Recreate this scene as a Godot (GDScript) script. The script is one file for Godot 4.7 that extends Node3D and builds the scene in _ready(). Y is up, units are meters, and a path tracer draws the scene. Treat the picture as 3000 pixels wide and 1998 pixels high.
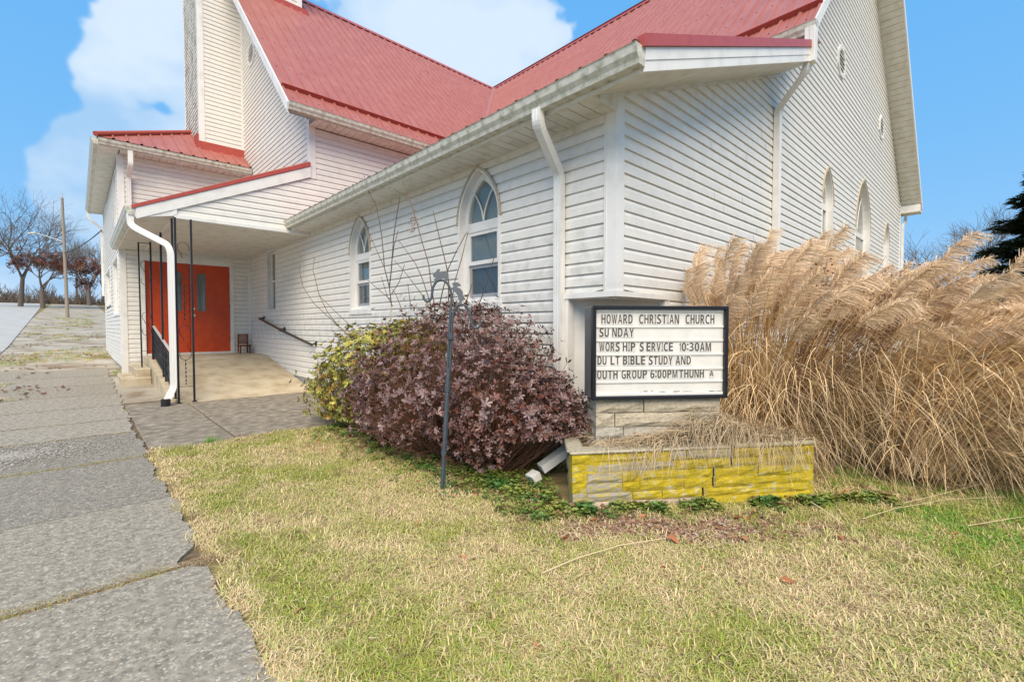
extends Node3D

const H := 1.2          # height of the camera above the lawn
const C := 0.1016       # exposure of one siding course
const FOCAL := 1360.0   # focal length in pixels of the 3000 x 1998 photograph
const TH := 0.75311     # angle between the view and the long side wall
const PITCH := 0.03087

var M := {}
var taken := {}
var rng := RandomNumberGenerator.new()
var cam_pos := Vector3(-3.184, H, 2.18)
var fwd := Vector3(sin(TH), 0, -cos(TH))
var rgt := Vector3(cos(TH), 0, sin(TH))


# ------------------------------------------------------------------ mesh helper
class MB:
	var p := PackedVector3Array()
	var n := PackedVector3Array()
	var c := PackedColorArray()
	var uses := false
	var col := Color(1, 1, 1)

	func ink(k: Color) -> void:
		uses = true
		col = k

	func tri(a: Vector3, b: Vector3, d: Vector3) -> void:
		var nn := (a - d).cross(a - b).normalized()
		p.append(a); p.append(b); p.append(d)
		n.append(nn); n.append(nn); n.append(nn)
		c.append(col); c.append(col); c.append(col)

	func tri_n(a: Vector3, b: Vector3, d: Vector3, na: Vector3, nb: Vector3, nd: Vector3) -> void:
		p.append(a); p.append(b); p.append(d)
		n.append(na); n.append(nb); n.append(nd)
		c.append(col); c.append(col); c.append(col)

	func quad(a: Vector3, b: Vector3, d: Vector3, e: Vector3) -> void:
		tri(a, b, d)
		tri(a, d, e)

	func away(a: Vector3, b: Vector3, d: Vector3, mid: Vector3) -> void:
		if (a - d).cross(a - b).dot(a + b + d - mid * 3.0) < 0.0:
			tri(a, d, b)
		else:
			tri(a, b, d)

	func hull8(v: Array) -> void:   # eight corners: index bit0 = x, bit1 = y, bit2 = z
		var mid := Vector3.ZERO
		for q in v: mid += q
		mid /= 8.0
		for f in [[0, 1, 3, 2], [4, 5, 7, 6], [0, 1, 5, 4], [2, 3, 7, 6], [0, 2, 6, 4], [1, 3, 7, 5]]:
			away(v[f[0]], v[f[1]], v[f[2]], mid)
			away(v[f[0]], v[f[2]], v[f[3]], mid)

	func box(lo: Vector3, hi: Vector3, x := Transform3D.IDENTITY) -> void:
		var v := []
		for i in 8:
			v.append(x * Vector3(hi.x if i & 1 else lo.x, hi.y if i & 2 else lo.y, hi.z if i & 4 else lo.z))
		hull8(v)

	func cbox(lo: Vector3, hi: Vector3, bev: float, x := Transform3D.IDENTITY, wob := 0.0, r: RandomNumberGenerator = null) -> void:
		var h := (hi - lo) * 0.5
		var m := (hi + lo) * 0.5
		var mid := x * m
		var vs := []
		for i in 8:
			var s := Vector3(1.0 if i & 1 else -1.0, 1.0 if i & 2 else -1.0, 1.0 if i & 4 else -1.0)
			var j := Vector3.ZERO
			if wob > 0.0 and r:
				j = Vector3(r.randf_range(-wob, wob), r.randf_range(-wob, wob), r.randf_range(-wob, wob))
			var three := []
			for a in 3:
				var q := Vector3(s.x * (h.x - bev), s.y * (h.y - bev), s.z * (h.z - bev))
				q[a] = s[a] * h[a]
				three.append(x * (m + q + j))
			vs.append(three)
		for a in 3:
			var b := (a + 1) % 3
			var d := (a + 2) % 3
			for sa in 2:
				var ids := []
				for k in [[0, 0], [1, 0], [1, 1], [0, 1]]:
					ids.append((sa << a) | (k[0] << b) | (k[1] << d))
				away(vs[ids[0]][a], vs[ids[1]][a], vs[ids[2]][a], mid)
				away(vs[ids[0]][a], vs[ids[2]][a], vs[ids[3]][a], mid)
			# edges along axis a join faces b and d
			for sb in 2:
				for sd in 2:
					var i0: int = (sb << b) | (sd << d)
					var i1: int = i0 | (1 << a)
					away(vs[i0][b], vs[i1][b], vs[i1][d], mid)
					away(vs[i0][b], vs[i1][d], vs[i0][d], mid)
		for i in 8:
			away(vs[i][0], vs[i][1], vs[i][2], mid)

	func tube(pts: PackedVector3Array, r0: float, r1: float, sides := 6, caps := true) -> void:
		var k := pts.size()
		if k < 2: return
		var up := Vector3.UP
		var t0 := (pts[1] - pts[0]).normalized()
		if absf(t0.y) > 0.9: up = Vector3.RIGHT
		var u := t0.cross(up).normalized()
		var last := []
		var lastn := []
		for i in k:
			var t := (pts[mini(i + 1, k - 1)] - pts[maxi(i - 1, 0)]).normalized()
			u = (u - t * u.dot(t)).normalized()
			var w := t.cross(u)
			var r := lerpf(r0, r1, float(i) / (k - 1))
			var ring := []
			var rn := []
			for s in sides:
				var a := TAU * s / sides
				var d := u * cos(a) + w * sin(a)
				ring.append(pts[i] + d * r)
				rn.append(d)
			if i > 0:
				for s in sides:
					var s2 := (s + 1) % sides
					tri_n(last[s], ring[s2], last[s2], lastn[s], rn[s2], lastn[s2])
					tri_n(last[s], ring[s], ring[s2], lastn[s], rn[s], rn[s2])
			if caps and (i == 0 or i == k - 1):
				for s in range(1, sides - 1):
					tri(ring[0], ring[s], ring[s + 1])
			last = ring
			lastn = rn

	# a flat outline swept along a path; side is the outline's x axis, hint its y axis
	func sweep(prof: PackedVector2Array, pts: PackedVector3Array, hint: Vector3) -> void:
		var k := pts.size()
		var last := []
		for i in k:
			var t := (pts[mini(i + 1, k - 1)] - pts[maxi(i - 1, 0)]).normalized()
			var y := (hint - t * hint.dot(t)).normalized()
			var x := y.cross(t)
			var grow := 1.0
			if i > 0 and i < k - 1:
				var a := (pts[i] - pts[i - 1]).normalized()
				grow = 1.0 / maxf(0.5, sqrt((1.0 + a.dot((pts[i + 1] - pts[i]).normalized())) * 0.5))
			var ring := []
			for q in prof:
				ring.append(pts[i] + x * q.x + y * q.y * grow)
			if i > 0:
				for s in prof.size():
					var s2 := (s + 1) % prof.size()
					quad(last[s], last[s2], ring[s2], ring[s])
			if i == 0 or i == k - 1:
				var ids := Geometry2D.triangulate_polygon(prof)
				for s in range(0, ids.size(), 3):
					tri(ring[ids[s]], ring[ids[s + 1]], ring[ids[s + 2]])
			last = ring

	func ribbon(pts: PackedVector3Array, w0: float, w1: float, side: Vector3) -> void:
		var k := pts.size()
		for i in k - 1:
			var wa := side * lerpf(w0, w1, float(i) / (k - 1)) * 0.5
			var wb := side * lerpf(w0, w1, float(i + 1) / (k - 1)) * 0.5
			if i == k - 2 and w1 < 0.0006:
				tri(pts[i] - wa, pts[i] + wa, pts[i + 1])
			else:
				quad(pts[i] - wa, pts[i] + wa, pts[i + 1] + wb, pts[i + 1] - wb)

	func add(o: MB, x: Transform3D, k: Color) -> void:
		uses = true
		for i in o.p.size():
			p.append(x * o.p[i])
			n.append((x.basis * o.n[i]).normalized())
			c.append(k * o.c[i])

	func mesh() -> ArrayMesh:
		var m := ArrayMesh.new()
		if p.is_empty(): return m
		var a := []
		a.resize(Mesh.ARRAY_MAX)
		a[Mesh.ARRAY_VERTEX] = p
		a[Mesh.ARRAY_NORMAL] = n
		if uses: a[Mesh.ARRAY_COLOR] = c
		m.add_surface_from_arrays(Mesh.PRIMITIVE_TRIANGLES, a)
		return m


# ------------------------------------------------------------------ scene helpers
func numbered(called: String) -> String:
	var k: int = taken.get(called, 0)
	taken[called] = k + 1
	return called if k == 0 else "%s_%03d" % [called, k]

func thing(called: String, label: String, category: String, at := Vector3.ZERO, group := "") -> Node3D:
	var o := Node3D.new()
	o.name = numbered(called)
	add_child(o)
	o.position = at
	tag(o, label, category, group)
	return o

func tag(o: Node3D, label: String, category: String, group := "") -> void:
	o.set_meta("label", label)
	o.set_meta("category", category)
	if group: o.set_meta("group", group)

func obj(called: String, g, m: Material, parent: Node3D = self, at := Transform3D.IDENTITY) -> MeshInstance3D:
	var o := MeshInstance3D.new()
	o.name = numbered(called) if parent == self else called
	o.mesh = g.mesh() if g is MB else g
	o.material_override = m
	o.transform = at
	parent.add_child(o, true)
	return o

func structure(called: String, g, m: Material) -> MeshInstance3D:
	var o := obj(called, g, m)
	o.set_meta("kind", "structure")
	return o

func many(called: String, g, m: Material, xs: Array, cols: Array, parent: Node3D) -> MultiMeshInstance3D:
	var mm := MultiMesh.new()
	mm.transform_format = MultiMesh.TRANSFORM_3D
	mm.use_colors = not cols.is_empty()
	mm.mesh = g.mesh() if g is MB else g
	mm.instance_count = xs.size()
	for i in xs.size():
		mm.set_instance_transform(i, xs[i])
		if mm.use_colors: mm.set_instance_color(i, cols[i])
	var o := MultiMeshInstance3D.new()
	o.name = numbered(called) if parent == self else called
	o.multimesh = mm
	o.material_override = m
	parent.add_child(o, true)
	o.set_meta("kind", "stuff")
	return o

func lin(r: float, g: float, b: float) -> Color:
	return Color(r, g, b).linear_to_srgb()

func mat(key: String, k: Color, rough := 0.6, metal := 0.0) -> StandardMaterial3D:
	var m := StandardMaterial3D.new()
	m.albedo_color = k.linear_to_srgb()
	m.roughness = rough
	m.metallic = metal
	m.cull_mode = BaseMaterial3D.CULL_DISABLED
	M[key] = m
	return m

func vmat(key: String, rough := 0.7, glow := 0.0) -> StandardMaterial3D:
	var m := mat(key, Color(1, 1, 1), rough)
	m.vertex_color_use_as_albedo = true
	if glow > 0.0:
		m.backlight_enabled = true
		m.backlight = Color(glow, glow, glow)
	return m

func noise_image(sd: int, freq: float, size: int, oct := 4, kind := FastNoiseLite.TYPE_SIMPLEX_SMOOTH) -> Image:
	var f := FastNoiseLite.new()
	f.seed = sd
	f.frequency = freq
	f.noise_type = kind
	f.fractal_octaves = oct
	if kind == FastNoiseLite.TYPE_CELLULAR:
		f.fractal_type = FastNoiseLite.FRACTAL_NONE
		f.cellular_return_type = FastNoiseLite.RETURN_CELL_VALUE
		f.cellular_jitter = 1.0
	return f.get_seamless_image(size, size)

# colour picture from two noises: coarse tone and fine grain
func tone_tex(sd: int, coarse: float, fine: float, stops: Array, grain: float, size := 512, kind := FastNoiseLite.TYPE_SIMPLEX_SMOOTH) -> ImageTexture:
	var a := noise_image(sd, coarse, size)
	var b := noise_image(sd + 7, fine, size, 2, kind)
	var g := Gradient.new()
	g.offsets = PackedFloat32Array()
	var offs := PackedFloat32Array()
	var cols := PackedColorArray()
	for s in stops:
		offs.append(s[0])
		cols.append(s[1])
	g.offsets = offs
	g.colors = cols
	var out := Image.create(size, size, false, Image.FORMAT_RGB8)
	for y in size:
		for x in size:
			var t := a.get_pixel(x, y).r
			var w := 1.0 + (b.get_pixel(x, y).r - 0.5) * grain
			var k := g.sample(t)
			out.set_pixel(x, y, Color(k.r * w, k.g * w, k.b * w).clamp().linear_to_srgb())
	return ImageTexture.create_from_image(out)

func textured(key: String, t: Texture2D, tile: float, rough := 0.8, bump: Texture2D = null, depth := 0.0) -> StandardMaterial3D:
	var m := mat(key, Color(1, 1, 1), rough)
	m.albedo_texture = t
	m.uv1_triplanar = true
	m.uv1_world_triplanar = true
	m.uv1_scale = Vector3.ONE / tile
	if bump:
		m.heightmap_enabled = true
		m.heightmap_texture = bump
		m.heightmap_scale = depth
	return m

func hill(x: float, z: float) -> float:
	var d := -z
	var h := 0.0
	h += 0.035 * maxf(0.0, d - 6.2) - 0.035 * maxf(0.0, d - 20.0)
	h += 0.064 * clampf(d - 20.0, 0.0, 50.0)
	h -= 0.03 * maxf(0.0, d - 74.0)
	return h

# direction through a pixel of the photograph
func ray(px: float, py: float) -> Vector3:
	var f3 := fwd * cos(PITCH) - Vector3.UP * sin(PITCH)
	var u3 := Vector3.UP * cos(PITCH) + fwd * sin(PITCH)
	return f3 + rgt * ((px - 1500.0) / FOCAL) - u3 * ((py - 999.0) / FOCAL)

func on_plane(px: float, py: float, o: Vector3, n: Vector3) -> Vector3:
	var r := ray(px, py)
	return cam_pos + r * ((o - cam_pos).dot(n) / r.dot(n))

func P(x: float, y: float, z: float) -> Vector3:   # heights measured from the camera
	return Vector3(x, y + H, z)


# ------------------------------------------------------------------ materials
func make_materials() -> void:
	var bump_fine := ImageTexture.create_from_image(noise_image(91, 0.06, 256, 4))
	var bump_coarse := ImageTexture.create_from_image(noise_image(92, 0.02, 256, 5))
	textured("siding", tone_tex(1, 0.012, 0.09, [[0.0, Color(0.66, 0.65, 0.61)], [0.35, Color(0.715, 0.705, 0.675)], [0.6, Color(0.75, 0.73, 0.68)], [1.0, Color(0.775, 0.755, 0.71)]], 0.05), 1.9, 0.45)
	textured("siding_b", tone_tex(2, 0.02, 0.09, [[0.0, Color(0.64, 0.63, 0.59)], [0.3, Color(0.70, 0.69, 0.66)], [0.7, Color(0.74, 0.72, 0.675)], [1.0, Color(0.765, 0.745, 0.705)]], 0.06), 1.3, 0.5)
	textured("siding_mildew", tone_tex(3, 0.016, 0.35, [[0.0, Color(0.54, 0.535, 0.49)], [0.34, Color(0.62, 0.615, 0.575)], [0.5, Color(0.69, 0.68, 0.65)], [1.0, Color(0.74, 0.735, 0.71)]], 0.22), 1.3, 0.6)
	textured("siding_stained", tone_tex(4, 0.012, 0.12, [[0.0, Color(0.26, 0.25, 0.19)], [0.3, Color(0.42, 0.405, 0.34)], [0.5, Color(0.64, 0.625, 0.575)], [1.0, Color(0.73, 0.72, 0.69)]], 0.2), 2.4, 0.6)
	textured("trim", tone_tex(5, 0.01, 0.1, [[0.0, Color(0.64, 0.63, 0.60)], [0.5, Color(0.745, 0.74, 0.72)], [1.0, Color(0.77, 0.765, 0.75)]], 0.04), 1.7, 0.42)
	textured("gutter_white", tone_tex(6, 0.018, 0.12, [[0.0, Color(0.24, 0.25, 0.16)], [0.28, Color(0.40, 0.395, 0.31)], [0.5, Color(0.54, 0.53, 0.46)], [1.0, Color(0.66, 0.65, 0.60)]], 0.16), 0.9, 0.4)
	textured("soffit", tone_tex(8, 0.012, 0.1, [[0.0, Color(0.52, 0.48, 0.38)], [0.45, Color(0.66, 0.64, 0.575)], [1.0, Color(0.72, 0.71, 0.665)]], 0.05), 1.4, 0.5)
	textured("aged_trim", tone_tex(9, 0.03, 0.2, [[0.0, Color(0.30, 0.24, 0.17)], [0.5, Color(0.44, 0.38, 0.29)], [1.0, Color(0.54, 0.49, 0.40)]], 0.2), 0.5, 0.7)
	textured("roof_red", tone_tex(10, 0.01, 0.08, [[0.0, Color(0.30, 0.088, 0.070)], [0.5, Color(0.345, 0.115, 0.094)], [1.0, Color(0.40, 0.155, 0.128)]], 0.08), 2.2, 0.45)
	textured("trim_red", tone_tex(11, 0.02, 0.08, [[0.0, Color(0.36, 0.058, 0.042)], [1.0, Color(0.43, 0.08, 0.06)]], 0.05), 1.3, 0.42)
	textured("door_red", tone_tex(12, 0.012, 0.1, [[0.0, Color(0.46, 0.045, 0.006)], [0.6, Color(0.52, 0.056, 0.007)], [1.0, Color(0.56, 0.070, 0.010)]], 0.05), 1.2, 0.38)
	mat("gap", Color(0.34, 0.27, 0.18), 0.9)
	mat("dark_rust", Color(0.10, 0.035, 0.025), 0.7)
	mat("iron", Color(0.018, 0.019, 0.022), 0.42, 0.2)
	mat("screw", Color(0.12, 0.05, 0.05), 0.5, 0.3)
	textured("hook_steel", tone_tex(13, 0.03, 0.12, [[0.0, Color(0.06, 0.052, 0.045)], [0.4, Color(0.05, 0.066, 0.085)], [1.0, Color(0.075, 0.10, 0.13)]], 0.25, 256), 0.35, 0.5)
	mat("rabbit_grey", Color(0.10, 0.115, 0.135), 0.55)
	mat("pipe_rust", Color(0.12, 0.07, 0.045), 0.65, 0.2)
	mat("pipe_dark", Color(0.05, 0.05, 0.052), 0.5, 0.2)
	mat("brass", Color(0.75, 0.55, 0.28), 0.25, 0.9)
	textured("chair_wood", tone_tex(14, 0.02, 0.2, [[0.0, Color(0.13, 0.03, 0.010)], [1.0, Color(0.24, 0.062, 0.022)]], 0.3, 256), 0.4, 0.5)
	var gl := mat("glass", Color(0.05, 0.07, 0.075), 0.03)
	gl.transparency = BaseMaterial3D.TRANSPARENCY_ALPHA
	gl.albedo_color.a = 0.2
	gl.metallic_specular = 0.6
	mat("curtain", Color(0.24, 0.295, 0.28), 0.85)
	mat("screen_and_shade", Color(0.06, 0.066, 0.072), 0.6)  # window screens, and sheets painted dark as shade in vents and plain windows
	mat("screen_rail", Color(0.34, 0.35, 0.37), 0.4, 0.3)
	var ml := mat("mirror_glass", Color(0.10, 0.14, 0.15), 0.02)
	ml.metallic_specular = 1.0
	textured("foundation", tone_tex(15, 0.02, 0.15, [[0.0, Color(0.22, 0.23, 0.23)], [0.5, Color(0.34, 0.35, 0.35)], [1.0, Color(0.42, 0.42, 0.41)]], 0.2), 0.8, 0.9, bump_coarse, 1.0)
	textured("ramp", tone_tex(16, 0.012, 0.12, [[0.0, Color(0.30, 0.24, 0.155)], [0.4, Color(0.43, 0.36, 0.25)], [0.7, Color(0.50, 0.43, 0.315)], [1.0, Color(0.54, 0.48, 0.37)]], 0.12), 2.6, 0.9, bump_fine, 0.25)
	# exposed aggregate: pale and dark stones in grey paste
	textured("slab", aggregate(21, [Color(0.135, 0.124, 0.105), Color(0.285, 0.262, 0.22)]), 0.60, 0.9, bump_fine, 0.5)
	textured("slab_b", aggregate(25, [Color(0.175, 0.158, 0.128), Color(0.36, 0.327, 0.265)]), 0.66, 0.9, bump_fine, 0.5)
	textured("slab_c", aggregate(28, [Color(0.15, 0.135, 0.112), Color(0.42, 0.382, 0.315)]), 0.72, 0.9, bump_fine, 0.4)
	textured("apron", tone_tex(30, 0.016, 0.12, [[0.0, Color(0.12, 0.10, 0.078)], [0.4, Color(0.20, 0.172, 0.135)], [0.7, Color(0.26, 0.228, 0.18)], [1.0, Color(0.37, 0.325, 0.255)]], 0.55), 1.5, 0.92, bump_fine, 0.4)
	textured("road", tone_tex(32, 0.01, 0.2, [[0.0, Color(0.36, 0.36, 0.35)], [1.0, Color(0.44, 0.44, 0.425)]], 0.08), 6.0, 0.9)
	textured("soil", tone_tex(33, 0.03, 0.25, [[0.0, Color(0.055, 0.038, 0.022)], [0.5, Color(0.13, 0.092, 0.052)], [1.0, Color(0.23, 0.17, 0.10)]], 0.6), 0.8, 1.0, bump_coarse, 1.5)
	textured("turf", tone_tex(34, 0.012, 0.3, [[0.0, Color(0.10, 0.10, 0.03)], [0.45, Color(0.20, 0.16, 0.065)], [1.0, Color(0.34, 0.26, 0.13)]], 0.7), 1.7, 1.0, bump_fine, 1.0)
	textured("verge", tone_tex(35, 0.012, 0.2, [[0.0, Color(0.15, 0.11, 0.06)], [0.25, Color(0.22, 0.165, 0.11)], [0.45, Color(0.34, 0.305, 0.24)], [1.0, Color(0.46, 0.43, 0.37)]], 0.3), 9.0, 1.0)
	# stone
	textured("stone_grey", tone_tex(40, 0.03, 0.2, [[0.0, Color(0.22, 0.205, 0.17)], [0.5, Color(0.36, 0.335, 0.28)], [1.0, Color(0.48, 0.45, 0.39)]], 0.35), 0.42, 0.9, bump_coarse, 1.2)
	textured("stone_tan", tone_tex(41, 0.03, 0.2, [[0.0, Color(0.25, 0.21, 0.15)], [0.5, Color(0.42, 0.37, 0.28)], [1.0, Color(0.54, 0.49, 0.40)]], 0.35), 0.42, 0.9, bump_coarse, 1.2)
	textured("mortar", tone_tex(42, 0.04, 0.25, [[0.0, Color(0.22, 0.19, 0.12)], [0.5, Color(0.38, 0.34, 0.25)], [1.0, Color(0.52, 0.47, 0.37)]], 0.4), 0.5, 0.95, bump_fine, 0.6)
	textured("lichen", tone_tex(43, 0.020, 0.12, [[0.0, Color(0.26, 0.21, 0.05)], [0.30, Color(0.39, 0.295, 0.018)], [0.5, Color(0.48, 0.365, 0.012)], [0.68, Color(0.50, 0.39, 0.02)], [0.75, Color(0.45, 0.38, 0.14)], [0.82, Color(0.50, 0.47, 0.37)], [1.0, Color(0.60, 0.58, 0.50)]], 0.6), 0.8, 0.95, bump_coarse, 1.2)
	textured("stone_part", tone_tex(45, 0.022, 0.16, [[0.0, Color(0.46, 0.36, 0.03)], [0.34, Color(0.42, 0.34, 0.06)], [0.46, Color(0.32, 0.29, 0.225)], [0.75, Color(0.37, 0.335, 0.29)], [1.0, Color(0.52, 0.49, 0.43)]], 0.35), 0.5, 0.9, bump_coarse, 1.2)
	textured("stone_pink", tone_tex(46, 0.026, 0.16, [[0.0, Color(0.36, 0.27, 0.19)], [0.5, Color(0.45, 0.35, 0.265)], [0.8, Color(0.56, 0.49, 0.39)], [1.0, Color(0.60, 0.56, 0.47)]], 0.35), 0.45, 0.9, bump_coarse, 1.0)
	mat("sign_black", Color(0.014, 0.016, 0.022), 0.35, 0.3)
	textured("sign_side", tone_tex(47, 0.02, 0.1, [[0.0, Color(0.10, 0.10, 0.095)], [1.0, Color(0.18, 0.18, 0.17)]], 0.1, 256), 0.6, 0.45)
	textured("sign_face", tone_tex(48, 0.02, 0.1, [[0.0, Color(0.60, 0.595, 0.57)], [0.5, Color(0.69, 0.685, 0.66)], [1.0, Color(0.73, 0.725, 0.70)]], 0.05, 256), 0.5, 0.4)
	mat("letter_tile", Color(0.60, 0.60, 0.585), 0.3)
	mat("letter_tile_b", Color(0.68, 0.68, 0.67), 0.3)
	mat("letter", Color(0.075, 0.07, 0.066), 0.5)
	mat("letter_b", Color(0.10, 0.08, 0.07), 0.5)
	vmat("leaves", 0.42, 0.25)
	vmat("grass_blade", 0.75)
	vmat("straw", 0.7)
	vmat("twig", 0.85)
	mat("bark", Color(0.16, 0.13, 0.105), 0.95)
	mat("pole_wood", Color(0.30, 0.255, 0.20), 0.95)
	mat("wire", Color(0.03, 0.03, 0.03), 0.7)
	mat("plastic_black", Color(0.02, 0.02, 0.021), 0.5)
	mat("white_pipe", Color(0.78, 0.775, 0.765), 0.3)
	mat("sign_red", Color(0.45, 0.02, 0.02), 0.5)
	mat("lamp_grey", Color(0.5, 0.5, 0.5), 0.4)

func aggregate(sd: int, paste: Array) -> ImageTexture:
	var size := 512
	var a := noise_image(sd, 0.02, size, 5)
	var cell := noise_image(sd + 1, 0.16, size, 1, FastNoiseLite.TYPE_CELLULAR)
	var fine := noise_image(sd + 2, 0.3, size, 1)
	var out := Image.create(size, size, false, Image.FORMAT_RGB8)
	for y in size:
		for x in size:
			var k: Color = paste[0].lerp(paste[1], a.get_pixel(x, y).r)
			var q := cell.get_pixel(x, y).r
			if q > 0.91: k = k.lerp(Color(0.56, 0.53, 0.46), 0.55)
			elif q > 0.80: k = k.lerp(Color(0.38, 0.33, 0.25), 0.45)
			elif q < 0.14: k = k.lerp(Color(0.08, 0.074, 0.066), 0.4)
			var w := 0.86 + 0.28 * fine.get_pixel(x, y).r
			out.set_pixel(x, y, Color(k.r * w, k.g * w, k.b * w).clamp().linear_to_srgb())
	return ImageTexture.create_from_image(out)


# ------------------------------------------------------------------ sky
func make_sky() -> Image:
	var w := 2048
	var h := 1024
	var out := Image.create(w, h, false, Image.FORMAT_RGBF)
	var f := FastNoiseLite.new()
	f.seed = 5
	f.frequency = 2.1
	f.fractal_octaves = 7
	f.fractal_gain = 0.52
	var g := FastNoiseLite.new()
	g.seed = 19
	g.frequency = 0.85
	g.fractal_octaves = 3
	var fine := FastNoiseLite.new()
	fine.seed = 33
	fine.frequency = 5.5
	fine.fractal_octaves = 5
	# cloud banks and gaps read from the photograph: direction, width, strength
	var banks := []
	for q in [[500, 90, 0.10, 0.45], [430, 170, 0.10, 0.45], [330, 225, 0.075, 0.45], [410, 310, 0.12, 0.45], [330, 390, 0.10, 0.45], [270, 480, 0.09, 0.45], [210, 570, 0.085, 0.45], [320, 600, 0.12, 0.4], [570, 40, 0.10, 0.4], [1150, 60, 0.22, 0.30], [1420, 200, 0.20, 0.36], [1700, 40, 0.16, 0.22], [130, 120, 0.20, -0.6], [60, 330, 0.16, -0.5], [330, 20, 0.10, -0.35], [2900, 250, 0.6, -0.6], [2700, 600, 0.5, -0.5]]:
		banks.append([ray(q[0], q[1]).normalized(), q[2], q[3]])
	for j in h:
		var el := PI * (0.5 - (j + 0.5) / h)
		for i in w:
			var az := TAU * (i + 0.5) / w
			var d := Vector3(sin(az) * cos(el), sin(el), -cos(az) * cos(el))
			if d.y < -0.02:
				out.set_pixel(i, j, Color(0.24, 0.22, 0.17))
				continue
			var up := maxf(d.y, 0.0)
			var k := Color(0.16, 0.335, 0.53).lerp(Color(0.062, 0.235, 0.49), pow(clampf(up * 1.35, 0.0, 1.0), 0.62))
			k = k.lerp(Color(0.34, 0.45, 0.55), 0.6 * pow(1.0 - up, 9.0))
			var e := Vector3(d.x, d.y * 1.5, d.z)
			var t := f.get_noise_3dv(e) * 0.60 + fine.get_noise_3dv(e) * 0.50 + g.get_noise_3dv(e) * 0.22
			var push := 0.0
			for b in banks:
				var s: float = d.dot(b[0])
				if s > 0.6:
					push += b[2] * exp(-(1.0 - s) / (b[1] * b[1] * 0.5))
			t += clampf(push, -0.8, 0.50)
			var cover := smoothstep(0.05, 0.15, t)
			var body := 0.40 + 0.9 * g.get_noise_3dv(e * 2.0 + Vector3(4, 4, 4)) + 0.8 * f.get_noise_3dv(e * 1.6 + Vector3(9, 2, 4)) + 0.35 * fine.get_noise_3dv(e) + 0.25 * smoothstep(0.10, 0.5, t)
			var cl := Color(0.215, 0.345, 0.50).lerp(Color(0.40, 0.47, 0.545), clampf(body, 0.0, 1.0))
			k = k.lerp(cl, cover * 0.94)
			out.set_pixel(i, j, k)
	return out


# ------------------------------------------------------------------ walls
func W(f: Dictionary, u: float, y: float, d: float) -> Vector3:
	var o: Vector3 = f.o
	return o + f.u * u + Vector3.UP * (y + H) + f.n * d

func wall_box(mb: MB, f: Dictionary, u0: float, u1: float, y0: float, y1: float, d0: float, d1: float) -> void:
	var v := []
	for i in 8:
		v.append(W(f, u1 if i & 1 else u0, y1 if i & 2 else y0, d1 if i & 4 else d0))
	mb.hull8(v)

func board(mb: MB, f: Dictionary, a: Callable, b: Callable, y: float, ymax: float, jut: float) -> bool:
	var lv := [[0.0, -0.006], [0.0, 0.014 + jut], [0.064, 0.012 + jut], [0.080, 0.006], [C, -0.006]]
	var l := []
	var r := []
	var any := false
	for q in lv:
		var yy: float = minf(y + q[0], ymax)
		var ua: float = a.call(yy)
		var ub: float = b.call(yy)
		if ub - ua < 0.004:
			var m := (ua + ub) * 0.5
			ua = m
			ub = m
		else:
			any = true
		l.append(W(f, ua, yy, q[1]))
		r.append(W(f, ub, yy, q[1]))
	if not any: return false
	for i in 4:
		mb.quad(l[i], l[i + 1], r[i + 1], r[i])
	return true

func siding(part: Node3D, f: Dictionary, y0: float, y1: float, left: Callable, right: Callable, holes: Array, single_below: float, pick: Callable) -> void:
	var joined := MB.new()
	var y := y0
	while y < y1 - 0.02:
		var cuts := [left]
		for h in holes:
			if h.y0 < y + C - 0.006 and h.y1 > y + 0.006:
				cuts.append(h.a)
				cuts.append(h.b)
		cuts.append(right)
		for i in range(0, cuts.size(), 2):
			var jut := rng.randf_range(-0.0015, 0.0015)
			if y < single_below:
				var ends := [cuts[i]]
				var from: float = cuts[i].call(y + 0.05)
				var to: float = cuts[i + 1].call(y + 0.05)
				var at := from + rng.randf_range(1.6, 4.4)
				while to - from > 4.6 and at < to - 1.2 and y < 3.4:
					var stop := at
					ends.append(func(_y): return stop)
					at += 3.8
				ends.append(cuts[i + 1])
				for k in ends.size() - 1:
					var mb := MB.new()
					if board(mb, f, ends[k], ends[k + 1], y, y1, jut + 0.0022 * (k % 2)):
						obj("siding_board", mb, M[pick.call(y, i)], part)
			else:
				board(joined, f, cuts[i], cuts[i + 1], y, y1, jut)
		y += C
	if not joined.p.is_empty():
		var o := obj("siding_boards", joined, M[pick.call(y, 0)], part)
		o.set_meta("kind", "stuff")

func plain(_y: float, _i: int) -> String:
	return "siding" if rng.randf() < 0.6 else "siding_b"

func hw(y: float, w: float, ys: float, rise: float) -> float:
	if y <= ys: return w
	if y >= ys + rise: return 0.0
	var cx := (rise * rise - w * w) / (2.0 * w)
	var r := cx + w
	return maxf(0.0, sqrt(maxf(0.0, r * r - (y - ys) * (y - ys))) - cx)

func arch(w: float, y0: float, ys: float, rise: float, seg := 8) -> PackedVector2Array:
	var a := PackedVector2Array()
	a.append(Vector2(-w, y0))
	for i in seg:
		var y := ys + rise * float(i) / seg
		a.append(Vector2(-hw(y, w, ys, rise), y))
	a.append(Vector2(0, ys + rise))
	for i in seg:
		var y := ys + rise * float(seg - 1 - i) / seg
		a.append(Vector2(hw(y, w, ys, rise), y))
	a.append(Vector2(w, y0))
	return a

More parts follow.
